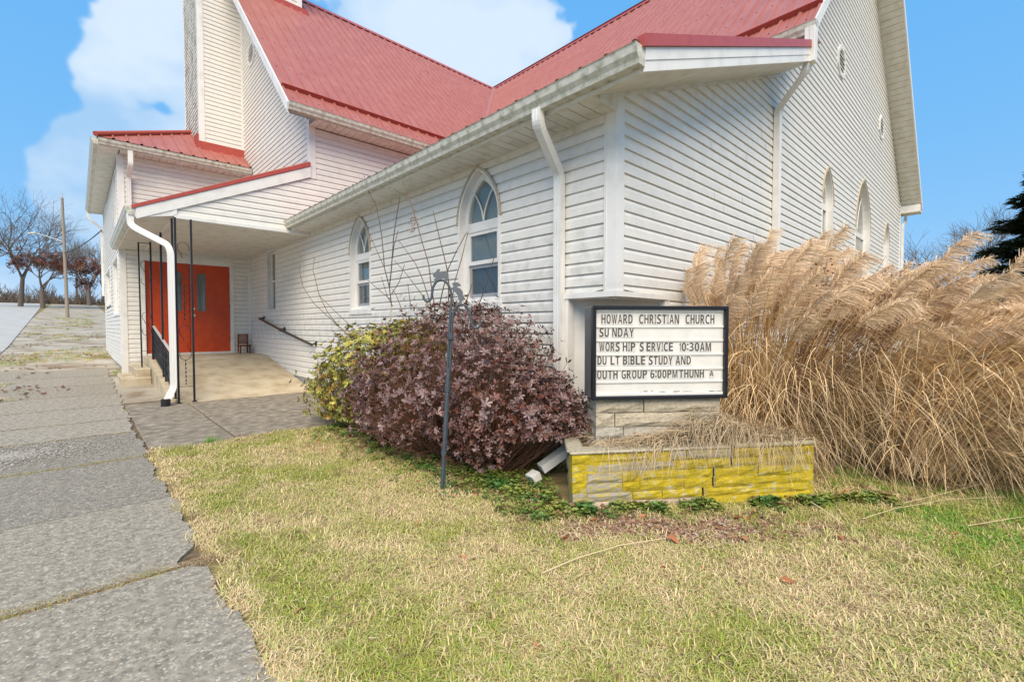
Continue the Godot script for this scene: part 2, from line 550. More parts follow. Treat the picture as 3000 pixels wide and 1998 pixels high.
func ring(mb: MB, f: Dictionary, uc: float, a: PackedVector2Array, b: PackedVector2Array, d0: float, d1: float, closed := true) -> void:
	var k := a.size()
	for i in (k if closed else k - 1):
		var j := (i + 1) % k
		var a0 := W(f, uc + a[i].x, a[i].y, d1)
		var a1 := W(f, uc + a[j].x, a[j].y, d1)
		var b0 := W(f, uc + b[i].x, b[i].y, d1)
		var b1 := W(f, uc + b[j].x, b[j].y, d1)
		mb.quad(a0, a1, b1, b0)
		mb.quad(W(f, uc + a[i].x, a[i].y, d0), W(f, uc + a[j].x, a[j].y, d0), a1, a0)
		mb.quad(b0, b1, W(f, uc + b[j].x, b[j].y, d0), W(f, uc + b[i].x, b[i].y, d0))

func sheet(mb: MB, f: Dictionary, uc: float, a: PackedVector2Array, d: float) -> void:
	var ids := Geometry2D.triangulate_polygon(a)
	for i in range(0, ids.size(), 3):
		mb.tri(W(f, uc + a[ids[i]].x, a[ids[i]].y, d), W(f, uc + a[ids[i + 1]].x, a[ids[i + 1]].y, d), W(f, uc + a[ids[i + 2]].x, a[ids[i + 2]].y, d))

func hole_arch(uc: float, w: float, y0: float, ys: float, rise: float) -> Dictionary:
	return {"y0": y0, "y1": ys + rise, "a": func(y): return uc - hw(y, w, ys, rise), "b": func(y): return uc + hw(y, w, ys, rise)}

func hole_rect(u0: float, u1: float, y0: float, y1: float) -> Dictionary:
	return {"y0": y0, "y1": y1, "a": func(_y): return u0, "b": func(_y): return u1}

# a pointed-arch window with a transom light above a sliding sash
func gothic(parent: Node3D, f: Dictionary, uc: float, w: float, y0: float, ys: float, rise: float, rec: float, sashes := true) -> void:
	var outer := arch(w, y0, ys, rise)
	var mid := arch(w - 0.035, y0 + 0.02, ys, rise - 0.045)
	var inner := arch(w - 0.10, y0 + 0.075, ys, rise - 0.125)
	var mb := MB.new()
	ring(mb, f, uc, outer, mid, -rec - 0.03, 0.022)
	var win := obj("window", mb, M.trim, parent)
	mb = MB.new()
	ring(mb, f, uc, mid, inner, -rec - 0.05, -rec)
	obj("frame", mb, M.trim, win)
	# weathered bead round the arch
	var arc_o := PackedVector2Array()
	var arc_i := PackedVector2Array()
	var hi := arch(w + 0.012, ys, ys, rise + 0.014)
	var lo := arch(w - 0.012, ys, ys, rise - 0.016)
	for i in range(1, hi.size() - 1):
		arc_o.append(hi[i])
		arc_i.append(lo[i])
	mb = MB.new()
	ring(mb, f, uc, arc_o, arc_i, 0.0, 0.034, false)
	obj("arch_bead", mb, M.aged_trim, win)
	mb = MB.new()
	wall_box(mb, f, uc - w - 0.02, uc + w + 0.02, y0 - 0.055, y0 + 0.012, -0.02, 0.03)
	obj("sill", mb, M.trim, win)
	var gw := w - 0.10
	mb = MB.new()
	wall_box(mb, f, uc - gw - 0.02, uc + gw + 0.02, ys - 0.10, ys, -rec - 0.04, -rec + 0.008)
	obj("transom", mb, M.trim, win)
	# arched light
	var light := arch(gw, ys, ys, rise - 0.125)
	mb = MB.new()
	sheet(mb, f, uc, light, -rec - 0.02)
	obj("pane", mb, M.glass, win)
	mb = MB.new()
	sheet(mb, f, uc, light, -rec - 0.05)
	obj("curtain", mb, M.curtain, win)
	for s in [-1.0, 1.0]:
		var k := gw / 0.263
		var a := PackedVector3Array()
		for q in [[0.0, 0.0], [0.018, 0.09], [0.055, 0.18], [0.11, 0.27], [0.165, 0.33]]:
			a.append(W(f, uc + s * q[0] * k, ys + q[1] * k, -rec - 0.006))
		mb = MB.new()
		mb.tube(a, 0.009, 0.009, 6)
		obj("muntin", mb, M.trim, win)
	if not sashes:
		mb = MB.new()
		wall_box(mb, f, uc - gw - 0.01, uc + gw + 0.01, y0 + 0.06, ys - 0.09, -rec - 0.024, -rec - 0.018)
		obj("pane", mb, M.glass, win)
		mb = MB.new()
		wall_box(mb, f, uc - gw - 0.02, uc + gw + 0.02, y0 + 0.05, ys - 0.05, -rec - 0.07, -rec - 0.06)
		obj("curtain", mb, M.curtain, win)
		return
	# upper sash with obscured glass
	var top := ys - 0.10
	var mid_y := lerpf(y0 + 0.075, top, 0.50)
	for q in [[mid_y, top, 0.0, "curtain"], [y0 + 0.075, mid_y, 0.02, "screen_and_shade"]]:
		var d: float = -rec - q[2]
		var fr := 0.038
		mb = MB.new()
		wall_box(mb, f, uc - gw, uc - gw + fr, q[0], q[1], d - 0.03, d)
		wall_box(mb, f, uc + gw - fr, uc + gw, q[0], q[1], d - 0.03, d)
		wall_box(mb, f, uc - gw + fr, uc + gw - fr, q[1] - fr, q[1], d - 0.03, d - 0.001)
		wall_box(mb, f, uc - gw + fr, uc + gw - fr, q[0], q[0] + fr * 1.1, d - 0.03, d - 0.001)
		obj("sash", mb, M.trim if q[2] == 0.0 else M.screen_rail, win)
		mb = MB.new()
		wall_box(mb, f, uc - gw + fr, uc + gw - fr, q[0] + fr, q[1] - fr, d - 0.018, d - 0.014)
		obj("pane", mb, M.glass, win)
		mb = MB.new()
		wall_box(mb, f, uc - gw, uc + gw, q[0], q[1], d - 0.05, d - 0.04)
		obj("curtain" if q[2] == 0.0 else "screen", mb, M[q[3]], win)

func plain_window(parent: Node3D, f: Dictionary, u0: float, u1: float, y0: float, y1: float, rec: float, tw := 0.05) -> void:
	var rect := func(t: float) -> PackedVector2Array:
		return PackedVector2Array([Vector2(u0 + t, y0 + t), Vector2(u0 + t, y1 - t), Vector2(u1 - t, y1 - t), Vector2(u1 - t, y0 + t)])
	var mb := MB.new()
	ring(mb, f, 0.0, rect.call(0.0), rect.call(tw), -rec - 0.03, 0.024)
	var win := obj("window", mb, M.trim, parent)
	mb = MB.new()
	ring(mb, f, 0.0, rect.call(tw), rect.call(tw * 2.0), -rec - 0.05, -rec)
	wall_box(mb, f, u0 + tw * 2.0, u1 - tw * 2.0, (y0 + y1) * 0.5 - 0.02, (y0 + y1) * 0.5 + 0.02, -rec - 0.05, -rec - 0.002)
	obj("frame", mb, M.trim, win)
	mb = MB.new()
	wall_box(mb, f, u0 + tw * 1.8, u1 - tw * 1.8, y0 + tw * 1.8, y1 - tw * 1.8, -rec - 0.03, -rec - 0.026)
	obj("pane", mb, M.glass, win)
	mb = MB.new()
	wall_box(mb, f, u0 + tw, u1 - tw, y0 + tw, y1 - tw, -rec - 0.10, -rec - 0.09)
	obj("dark_room_sheet", mb, M.screen_and_shade, win)  # dark sheet painted as the unlit room behind the pane

func louvre(parent: Node3D, f: Dictionary, uc: float, yc: float, r: float) -> void:
	var oct := PackedVector2Array()
	var inn := PackedVector2Array()
	for i in 8:
		var a := TAU * (i + 0.5) / 8.0
		oct.append(Vector2(cos(a) * r, yc + sin(a) * r))
		inn.append(Vector2(cos(a) * r * 0.78, yc + sin(a) * r * 0.78))
	var mb := MB.new()
	ring(mb, f, uc, oct, inn, -0.01, 0.035)
	var vent := obj("gable_vent", mb, M.trim, parent)
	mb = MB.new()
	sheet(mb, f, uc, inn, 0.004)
	obj("backing", mb, M.screen_and_shade, vent)  # dark colour painted as the shade between the slats, over uncut siding
	for i in 6:
		var y := yc - r * 0.68 + r * 0.25 * i
		var half := minf(r * 0.72, (r * 1.0 - absf(y + 0.02 - yc)) * 0.98)
		mb = MB.new()
		var v := []
		for k in 8:
			v.append(W(f, uc + (half if k & 1 else -half), y + (0.05 if k & 2 else 0.0), (0.010 if k & 2 else 0.028) + (0.004 if k & 4 else 0.0)))
		mb.hull8(v)
		obj("slat", mb, M.trim, vent)


# ------------------------------------------------------------------ roofs
# standing-rib sheets: o = eave corner, u along the eave, s up the slope
func roof(parent: Node3D, called: String, o: Vector3, u: Vector3, s: Vector3, length: float, lo: Callable, hi: Callable, m: String, pitch := 0.2286) -> MeshInstance3D:
	var nrm := s.cross(u).normalized()
	if nrm.y < 0.0: nrm = -nrm
	var deck := MB.new()
	var count := int(ceil(length / pitch))
	for i in count:
		var a := i * pitch
		var b := minf(length, a + pitch)
		if maxf(hi.call(a) - lo.call(a), hi.call(b) - lo.call(b)) < 0.02: continue
		deck.quad(o + u * a + s * lo.call(a) - nrm * 0.02, o + u * a + s * hi.call(a) - nrm * 0.02, o + u * b + s * hi.call(b) - nrm * 0.02, o + u * b + s * lo.call(b) - nrm * 0.02)
	var top := obj(called, deck, M.trim_red, parent)
	for i in count:
		var a := i * pitch
		var w := minf(length - a, pitch)
		if w < 0.03: continue
		var mb := MB.new()
		var q := [[0.0, 0.0], [0.014, 0.028], [0.040, 0.028], [0.054, 0.0], [w * 0.45, 0.0], [w * 0.45 + 0.008, 0.003], [w * 0.45 + 0.022, 0.003], [w * 0.45 + 0.030, 0.0], [w * 0.72, 0.0], [w * 0.72 + 0.008, 0.003], [w * 0.72 + 0.022, 0.003], [w * 0.72 + 0.030, 0.0], [w, 0.0]]
		var ok := false
		for k in q.size() - 1:
			var ua: float = a + minf(q[k][0], w)
			var ub: float = a + minf(q[k + 1][0], w)
			var la: float = lo.call(ua)
			var ha: float = maxf(la, hi.call(ua))
			var lb: float = lo.call(ub)
			var hb: float = maxf(lb, hi.call(ub))
			if ha - la < 0.005 and hb - lb < 0.005: continue
			ok = true
			mb.quad(o + u * ua + s * la + nrm * q[k][1], o + u * ua + s * ha + nrm * q[k][1], o + u * ub + s * hb + nrm * q[k + 1][1], o + u * ub + s * lb + nrm * q[k + 1][1])
		if ok: obj("roof_panel", mb, M[m], top)
	return top

func screws(parent: Node3D, o: Vector3, u: Vector3, s: Vector3, spots: Array) -> void:
	var nrm := s.cross(u).normalized()
	if nrm.y < 0.0: nrm = -nrm
	var mb := MB.new()
	for q in spots:
		var c: Vector3 = o + u * q.x + s * q.y + nrm * 0.004
		mb.box(Vector3(-0.008, -0.008, -0.003), Vector3(0.008, 0.008, 0.006), Transform3D(Basis(u, nrm, s), c))
	var b := obj("screws", mb, M.screw, parent)
	b.set_meta("kind", "stuff")

func gutter(parent: Node3D, a: Vector3, b: Vector3, out: Vector3, m := "gutter_white", size := 1.0) -> MeshInstance3D:
	var prof := PackedVector2Array()
	for q in [[0, 0], [0.075, 0], [0.082, 0.032], [0.104, 0.066], [0.112, 0.118], [0.12, 0.125], [0.104, 0.128], [0.097, 0.075], [0.072, 0.016], [0.012, 0.012], [0.012, 0.13], [0, 0.13]]:
		prof.append(Vector2(q[0], q[1]) * size)
	var dir := (b - a).normalized()
	# the sweep's x axis is up x direction; mirror the outline when it points inwards
	if Vector3.UP.cross(dir).dot(out) < 0.0:
		for i in prof.size(): prof[i].x = -prof[i].x
	var mb := MB.new()
	mb.sweep(prof, PackedVector3Array([a, b]), Vector3.UP)
	var g := obj("gutter", mb, M[m], parent)
	for e in [a, b]:
		mb = MB.new()
		var sgn := 1.0 if e == b else -1.0
		var pts := []
		for q in [[0, 0], [0.075, 0], [0.082, 0.032], [0.104, 0.066], [0.118, 0.125], [0, 0.13]]:
			pts.append(e + dir * 0.001 * sgn + out * q[0] * size + Vector3.UP * q[1] * size)
		for i in range(1, 5): mb.tri(pts[0], pts[i], pts[i + 1])
		obj("end_cap", mb, M[m], g)
	return g

func spout(parent: Node3D, pts: Array, hint: Vector3, m: Material, w := 0.085, t := 0.06) -> MeshInstance3D:
	var prof := PackedVector2Array()
	var c := 0.008
	# ribbed face
	for q in [[-1, -1], [-0.5, -1], [-0.42, -0.9], [-0.3, -0.9], [-0.22, -1], [0.22, -1], [0.3, -0.9], [0.42, -0.9], [0.5, -1], [1, -1], [1, 1], [0.5, 1], [0.42, 0.9], [0.3, 0.9], [0.22, 1], [-0.22, 1], [-0.3, 0.9], [-0.42, 0.9], [-0.5, 1], [-1, 1]]:
		prof.append(Vector2(q[0] * w * 0.5, q[1] * t * 0.5))
	var path := PackedVector3Array()
	for i in pts.size():
		if i > 0 and i < pts.size() - 1:
			var a: Vector3 = pts[i]
			var da: Vector3 = (pts[i - 1] - a)
			var db: Vector3 = (pts[i + 1] - a)
			var r := minf(0.07, minf(da.length(), db.length()) * 0.45)
			var s := a + da.normalized() * r
			var e := a + db.normalized() * r
			for k in 5:
				var tt := k / 4.0
				path.append(s.lerp(a, tt).lerp(a.lerp(e, tt), tt))
		else:
			path.append(pts[i])
	var mb := MB.new()
	mb.sweep(prof, path, hint)
	var o := obj("downspout", mb, m, parent)
	return o

func panels(parent: Node3D, a: Vector3, b: Vector3, across: Vector3, m: String, pitch := 0.127, under := Vector3.UP) -> void:
	# soffit slats laid side by side from a to b, each running along across
	var dir := (b - a).normalized()
	var n := int((b - a).length() / pitch)
	var step := (b - a).length() / maxi(n, 1)
	var up := dir.cross(across).normalized()
	if up.y < 0.0: up = -up
	var mb := MB.new()
	var wid := across.length()
	mb.cbox(Vector3(0.004, 0.0, 0.0), Vector3(step - 0.004, 0.012, wid), 0.003)
	var shared := mb.mesh()
	var z := across.normalized()
	for i in n:
		obj("soffit_panel", shared, M[m], parent, Transform3D(Basis(dir, up, z), a + dir * step * i))


# ------------------------------------------------------------------ the church
const RIDGE := 8.97      # above the camera
const SOF := 1.72        # soffit of the low side room
const SOF2 := 3.66       # soffit of the tall walls

func box_part(parent: Node3D, called: String, lo: Vector3, hi: Vector3, m: String, bev := 0.004) -> MeshInstance3D:
	var mb := MB.new()
	mb.cbox(lo + Vector3(0, H, 0), hi + Vector3(0, H, 0), bev)
	return obj(called, mb, M[m], parent)

func prism(parent: Node3D, called: String, pts: Array, off: Vector3, m: String) -> MeshInstance3D:
	# a flat outline (camera heights) pushed along off
	var mb := MB.new()
	var a := []
	var mid := Vector3.ZERO
	for q in pts:
		a.append(q + Vector3(0, H, 0))
		mid += q + Vector3(0, H, 0) + off * 0.5
	mid /= pts.size()
	for i in range(1, a.size() - 1):
		mb.away(a[0], a[i], a[i + 1], mid)
		mb.away(a[0] + off, a[i] + off, a[i + 1] + off, mid)
	for i in a.size():
		var j := (i + 1) % a.size()
		mb.away(a[i], a[j], a[j] + off, mid)
		mb.away(a[i], a[j] + off, a[i] + off, mid)
	return obj(called, mb, M[m], parent)

func make_church() -> void:
	var ch := thing("church", "white sided church with red metal roofs, arched windows and a red double door", "church")
	var fa := {"o": Vector3.ZERO, "u": Vector3(0, 0, -1), "n": Vector3(-1, 0, 0)}
	var fb := {"o": Vector3.ZERO, "u": Vector3(1, 0, 0), "n": Vector3(0, 0, 1)}
	var fc := {"o": Vector3(0, 0, -6.64), "u": Vector3(1, 0, 0), "n": Vector3(0, 0, 1)}
	var fd := {"o": Vector3(-2.48, 0, -10.81), "u": Vector3(1, 0, 0), "n": Vector3(0, 0, 1)}
	var fe := {"o": Vector3(-2.48, 0, -10.81), "u": Vector3(0, 0, -1), "n": Vector3(-1, 0, 0)}
	var ft := {"o": Vector3(-0.934, 0, -11.15), "u": Vector3(1, 0, 0), "n": Vector3(0, 0, 1)}
	var fl := {"o": Vector3(-0.934, 0, -11.15), "u": Vector3(0, 0, -1), "n": Vector3(-1, 0, 0)}
	var y0 := -0.973

	# ---- low side wall with the two pointed windows
	var mb := MB.new()
	wall_box(mb, fa, 0.75, 10.9, -0.98, 1.75, -0.30, -0.16)
	var wa := obj("side_wall", mb, M.gap, ch)
	var holes_a := [hole_arch(1.733, 0.363, y0 + 12 * C, 1.143, 0.573), hole_arch(4.598, 0.355, y0 + 12 * C, 1.125, 0.56), hole_rect(8.69, 9.32, y0 + 13 * C, 3.0)]
	siding(wa, fa, y0, 1.70, func(y): return 0.50 if y < 0.25 else 0.085, func(_y): return 10.77, holes_a, 99.0, func(y, i): return "siding_mildew" if i == 0 and y > -0.3 and y < 0.85 else ("siding_b" if rng.randf() < 0.5 else "siding"))
	gothic(ch, fa, 1.733, 0.363, y0 + 12 * C, 1.143, 0.573, 0.055)
	gothic(ch, fa, 4.598, 0.355, y0 + 12 * C, 1.125, 0.56, 0.055)
	plain_window(ch, fa, 8.69, 9.32, y0 + 13 * C, 1.69, 0.07, 0.03)
	# frieze under the soffit
	mb = MB.new()
	wall_box(mb, fa, 0.09, 6.66, 1.655, 1.72, 0.0, 0.028)
	obj("frieze", mb, M.soffit, wa)
	# foundation
	box_part(ch, "foundation", P(0.004, -1.32, -9.6) - Vector3(0, H, 0), P(0.3, -0.955, -0.45) - Vector3(0, H, 0), "foundation")
	mb = MB.new()
	wall_box(mb, fd, 0.02, 0.5, -1.3, -0.96, -0.3, -0.01)
	wall_box(mb, fe, 0.01, 7.1, -1.2, -0.86, -0.3, -0.02)
	obj("foundation", mb, M.foundation, ch)

	# ---- gable end wall
	mb = MB.new()
	wall_box(mb, fb, 1.0, 14.1, -1.3, 1.9, -0.45, -0.30)
	wall_box(mb, fb, 3.9, 14.1, 1.9, 3.5, -0.45, -0.30)
	var wb := obj("gable_wall", mb, M.gap, ch)
	prism(wb, "wall_sheathing", [Vector3(0.3, 1.9, -0.33), Vector3(3.9, 1.9, -0.33), Vector3(3.9, 3.4, -0.33)], Vector3(0, 0, -0.1), "gap")
	var left_b := func(y: float) -> float:
		if y < 0.25: return 0.82
		if y < 1.915: return 0.085
		if y < 3.40: return (y - 1.886) / 0.402
		return 3.66 + maxf(0.0, (y - 3.66) / 1.06)
	var right_b := func(y: float) -> float:
		return 14.15 if y < 3.5 else 14.15 - (y - 3.5) / 0.96
	var holes_b := [hole_arch(6.33, 0.36, 0.25, 2.15, 0.60), hole_arch(9.22, 0.74, 0.25, 2.05, 1.12), hole_arch(12.05, 0.36, 0.25, 2.10, 0.58)]
	siding(wb, fb, y0, RIDGE - 0.2, left_b, right_b, holes_b, 3.0, plain)
	gothic(ch, fb, 6.33, 0.36, 0.25, 2.15, 0.60, 0.07, false)
	gothic(ch, fb, 9.22, 0.74, 0.25, 2.05, 1.12, 0.09, false)
	gothic(ch, fb, 12.05, 0.36, 0.25, 2.10, 0.58, 0.07, false)
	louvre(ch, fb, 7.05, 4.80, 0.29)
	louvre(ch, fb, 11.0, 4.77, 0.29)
	prism(wb, "gable_sheathing", [Vector3(3.7, 3.5, -0.35), Vector3(14.1, 3.5, -0.35), Vector3(8.5, RIDGE - 0.2, -0.35)], Vector3(0, 0, -0.1), "gap")
	box_part(wb, "corner_post", Vector3(14.13, -1.0, -0.09), Vector3(14.24, 3.52, 0.022), "trim")
	# near corner post and the notch below it
	mb = MB.new()
	mb.box(P(-0.022, 0.27, -0.095), P(0.0, 1.755, 0.022))
	mb.box(P(0.0, 0.27, -0.012), P(0.095, 1.80, 0.022))
	mb.box(P(-0.026, 0.27, -0.075), P(-0.022, 1.755, -0.070))
	obj("corner_post", mb, M.trim, ch)
	mb = MB.new()
	wall_box(mb, fa, -0.035, 0.52, 0.245, 0.292, -0.10, 0.030)
	wall_box(mb, fb, 0.101, 0.84, 0.247, 0.290, -0.10, 0.0295)
	wall_box(mb, fa, 0.06, 0.53, 0.235, 0.36, -0.05, -0.016)
	wall_box(mb, fb, 0.06, 0.85, 0.2345, 0.3605, -0.05, -0.0165)
	var notch := obj("notch_trim", mb, M.trim, ch)
	mb = MB.new()
	mb.quad(P(0.02, -1.3, -0.52), P(0.02, 0.25, -0.52), P(0.84, 0.25, -0.02), P(0.84, -1.3, -0.02))
	mb.quad(P(0.0, 0.246, -0.52), P(0.0, 0.246, 0.0), P(0.84, 0.246, 0.0), P(0.84, 0.246, -0.02))
	obj("notch_panel", mb, M.trim, notch)
	mb = MB.new()
	mb.box(P(-0.02, -1.0, -0.53), P(0.06, 0.246, -0.47))
	mb.box(P(0.78, -1.0, -0.06), P(0.86, 0.246, 0.02))
	obj("notch_jamb", mb, M.trim, notch)

	# ---- eave of the side room
	mb = MB.new()
	mb.box(P(-0.362, SOF - 0.005, -6.60), P(-0.345, 1.875, 0.46))
	var fascia := obj("fascia", mb, M.soffit, ch)
	panels(fascia, P(-0.345, SOF, 0.0), P(-0.345, SOF, -6.62), Vector3(0.345, 0, 0), "soffit", 0.118)
	gutter(ch, P(-0.362, 1.745, 0.475), P(-0.362, 1.745, -6.85), Vector3(-1, 0, 0), "gutter_white", 1.0)
	spout(ch, [P(-0.42, 1.76, -0.46), P(-0.42, 1.64, -0.46), P(-0.055, 1.34, -0.548), P(-0.055, -0.82, -0.548), P(-0.30, -0.95, -0.25)], Vector3(-1, 0, 0.0), M.trim)
	# rake of the side room
	var sl := 0.403
	var rk := func(x: float) -> float: return 1.859 + sl * x
	prism(ch, "rake_board", [Vector3(-0.362, rk.call(-0.362), 0.455), Vector3(3.62, rk.call(3.62), 0.455), Vector3(3.62, rk.call(3.62) + 0.16, 0.455), Vector3(-0.362, rk.call(-0.362) + 0.16, 0.455)], Vector3(0, 0, 0.022), "trim")
	prism(ch, "rake_step", [Vector3(-0.362, rk.call(-0.362) + 0.075, 0.478), Vector3(3.62, rk.call(3.62) + 0.075, 0.478), Vector3(3.62, rk.call(3.62) + 0.16, 0.478), Vector3(-0.362, rk.call(-0.362) + 0.16, 0.478)], Vector3(0, 0, 0.005), "trim")
	prism(ch, "rake_trim", [Vector3(-0.40, rk.call(-0.40) + 0.162, 0.44), Vector3(3.52, rk.call(3.52) + 0.162, 0.44), Vector3(3.52, rk.call(3.52) + 0.245, 0.44), Vector3(-0.40, rk.call(-0.40) + 0.245, 0.44)], Vector3(0, 0, 0.06), "trim_red")
	mb = MB.new()
	mb.quad(P(-0.35, rk.call(-0.35) + 0.02, 0.46), P(3.7, rk.call(3.7) + 0.02, 0.46), P(3.7, rk.call(3.7) + 0.02, 0.0), P(-0.35, rk.call(-0.35) + 0.02, 0.0))
	var rs := obj("rake_soffit", mb, M.soffit, ch)
	panels(rs, P(-0.35, rk.call(-0.35), 0.0), P(3.66, rk.call(3.66), 0.0), Vector3(0, 0, 0.455), "soffit", 0.118)
	prism(ch, "rake_frieze", [Vector3(-0.25, 1.886 - 0.25 * 0.402 - 0.055, 0.0), Vector3(3.9, 1.886 + 3.9 * 0.402 - 0.055, 0.0), Vector3(3.9, 1.886 + 3.9 * 0.402 + 0.01, 0.0), Vector3(-0.25, 1.886 - 0.25 * 0.402 + 0.01, 0.0)], Vector3(0, 0, 0.034), "soffit")
	prism(ch, "soffit_return", [Vector3(-0.35, 1.716, 0.004), Vector3(0.09, 1.716, 0.004), Vector3(0.09, 1.90, 0.004), Vector3(-0.35, 1.722, 0.004)], Vector3(0, 0, 0.013), "soffit")
	mb = MB.new()
	# roof of the side room
	var sa := atan(sl)
	var low := roof(ch, "low_roof", P(-0.42, rk.call(-0.42) + 0.20, 0.46), Vector3(0, 0, -1), Vector3(cos(sa), sin(sa), 0), 7.1, func(_u): return 0.0, func(_u): return 4.4, "roof_red")
	var caps := []
	for i in 31:
		var z := 0.46 - i * 0.2286
		var lm := MB.new()
		lm.tube(PackedVector3Array([P(-0.425, rk.call(-0.425) + 0.205, z - 0.026), P(-0.36, rk.call(-0.36) + 0.205, z - 0.026)]), 0.026, 0.026, 7)
		obj("rib_end", lm, M.dark_rust, low)

	# ---- tall roofs: nave slope over the gable wall, cross wing in front of the tower
	var xe := 3.53
	var ye := 3.73
	var sm := (RIDGE - ye) / (8.5 - xe)
	var am := atan(sm)
	var ze := -6.26
	var yc := 3.80
	var sc := (RIDGE - yc) / (11.28 + ze)
	var ac := atan(sc)
	var smain := Vector3(cos(am), sin(am), 0)
	var scross := Vector3(0, sin(ac), -cos(ac))
	var len_m := (8.5 - xe) / cos(am)
	var len_c := (11.28 + ze) / cos(ac)
	var lo_m := func(u: float) -> float:
		var z := 0.46 - u
		var y := yc + sc * (ze - z)
		return clampf((y - ye) / sin(am), 0.0, len_m)
	var lo_c := func(u: float) -> float:
		var x := -0.47 + u
		var y := ye + sm * (x - xe)
		return clampf((y - yc) / sin(ac), 0.0, len_c)
	var om := P(xe, ye, 0.46)
	var oc := P(-0.47, yc, ze)
	var nave := roof(ch, "nave_roof", om, Vector3(0, 0, -1), smain, 11.74, lo_m, func(_u): return len_m, "roof_red")
	var cross := roof(ch, "cross_roof", oc, Vector3(1, 0, 0), scross, 8.97, lo_c, func(_u): return len_c, "roof_red")
	var dots := []
	for i in 38:
		for k in 6:
			dots.append(Vector2(0.12 + 0.2286 * i, 0.25 + k * 1.25 + 0.03 * (i % 3)))
	screws(cross, oc, Vector3(1, 0, 0), scross, dots.filter(func(q): return q.y > lo_c.call(q.x) + 0.1))
	screws(nave, om, Vector3(0, 0, -1), smain, dots.filter(func(q): return q.y > lo_m.call(q.x) + 0.1))
	# valley flashing
	mb = MB.new()
	var va := P(xe + (yc - ye) / sm, yc, ze)
	var vb := P(8.5, RIDGE, -11.28)
	var vn := (vb - va).normalized()
	mb.quad(va + Vector3(-0.07, 0.035, 0), vb + Vector3(-0.07, 0.035, 0), vb + Vector3(0, 0.035, 0.07), va + Vector3(0, 0.035, 0.07))
	obj("valley_flashing", mb, M.roof_red, ch)
	# ridge caps
	mb = MB.new()
	for i in 2:
		var sd := 1.0 if i == 0 else -1.0
		mb.quad(P(8.5, RIDGE + 0.05, 0.5), P(8.5, RIDGE + 0.05, -11.3), P(8.5 - 0.16 * sd, RIDGE + 0.05 - 0.16 * sm, -11.3), P(8.5 - 0.16 * sd, RIDGE + 0.05 - 0.16 * sm, 0.5))
	obj("ridge_cap", mb, M.trim_red, nave)
	mb = MB.new()
	for i in 2:
		var sd := 1.0 if i == 0 else -1.0
		mb.quad(P(-0.5, RIDGE + 0.05, -11.28), P(8.5, RIDGE + 0.05, -11.28), P(8.5, RIDGE + 0.05 - 0.16 * sc, -11.28 + 0.16 * sd), P(-0.5, RIDGE + 0.05 - 0.16 * sc, -11.28 + 0.16 * sd))
	obj("ridge_cap", mb, M.trim_red, cross)
	# far slopes
	mb = MB.new()
	mb.quad(P(8.5, RIDGE + 0.10, 0.46), P(14.50, 3.47, 0.46), P(14.50, 3.47, -16.3), P(8.5, RIDGE + 0.10, -16.3))
	mb.quad(P(8.5, RIDGE, -11.28), P(xe, ye, -16.3), P(xe, ye, -24.0), P(8.5, RIDGE, -24.0))
	mb.quad(P(-0.47, RIDGE, -11.28), P(8.5, RIDGE, -11.28), P(8.5, yc, -16.3), P(-0.47, yc, -16.3))
	obj("far_slope", mb, M.roof_red, nave)
	# snow guards
	var sg := oc + Vector3(-0.0, 0, 0) + scross * 0.62
	mb = MB.new()
	mb.box(Vector3(0, 0.0, -0.012), Vector3(7.0, 0.075, 0.012), Transform3D(Basis(Vector3(1, 0, 0), Vector3(0, cos(ac), sin(ac)), scross), sg))
	obj("snow_guard", mb, M.trim_red, cross)
	mb = MB.new()
	mb.box(Vector3(0, 0.0, -0.012), Vector3(6.5, 0.075, 0.012), Transform3D(Basis(Vector3(0, 0, -1), Vector3(-sin(am), cos(am), 0), smain), om + smain * 0.62))
	obj("snow_guard", mb, M.trim_red, nave)
	# nave eave: gutter, rake end and red underside
	mb = MB.new()
	mb.quad(P(xe, ye - 0.09, 0.44), P(xe, ye - 0.09, -6.2), P(3.95, ye - 0.05, -6.2), P(3.95, ye - 0.05, 0.44))
	mb.box(P(xe - 0.002, ye - 0.10, -6.2), P(xe + 0.016, ye - 0.004, 0.45))
	var ne := obj("nave_eave", mb, M.trim_red, ch)
	gutter(ch, P(xe - 0.01, ye - 0.135, 0.52), P(xe - 0.01, ye - 0.135, -6.0), Vector3(-1, 0, 0), "gutter_white", 1.0)
	spout(ch, [P(3.40, 3.62, 0.455), P(3.40, 3.24, 0.455), P(3.40, 3.12, 0.42), P(3.62, 2.86, 0.055), P(3.62, -0.9, 0.055)], Vector3(0, 0, 1), M.trim, 0.11, 0.07)
	box_part(ch, "leader_box", Vector3(3.34, 3.20, 0.47), Vector3(3.46, 3.62, 0.53), "trim")
	prism(ch, "nave_rake", [Vector3(xe, ye - 0.15, 0.44), Vector3(8.5, RIDGE - 0.16, 0.44), Vector3(8.5, RIDGE + 0.02, 0.44), Vector3(xe, ye + 0.02, 0.44)], Vector3(0, 0, 0.03), "trim")
	# far rake with its wide soffit
	var r0 := Vector3(8.5, RIDGE - 0.12, 0.0)
	var r1 := Vector3(14.45, 3.28, 0.0)
	prism(ch, "far_rake", [r0 + Vector3(0, 0, 0.44), r1 + Vector3(0, 0, 0.44), r1 + Vector3(0, 0.2, 0.44), r0 + Vector3(0, 0.2, 0.44)], Vector3(0, 0, 0.025), "trim")
	mb = MB.new()
	mb.quad(P(r0.x, r0.y + 0.02, 0.0), P(r1.x, r1.y + 0.02, 0.0), P(r1.x, r1.y + 0.02, 0.45), P(r0.x, r0.y + 0.02, 0.45))
	var frs := obj("far_rake_soffit", mb, M.soffit, ch)
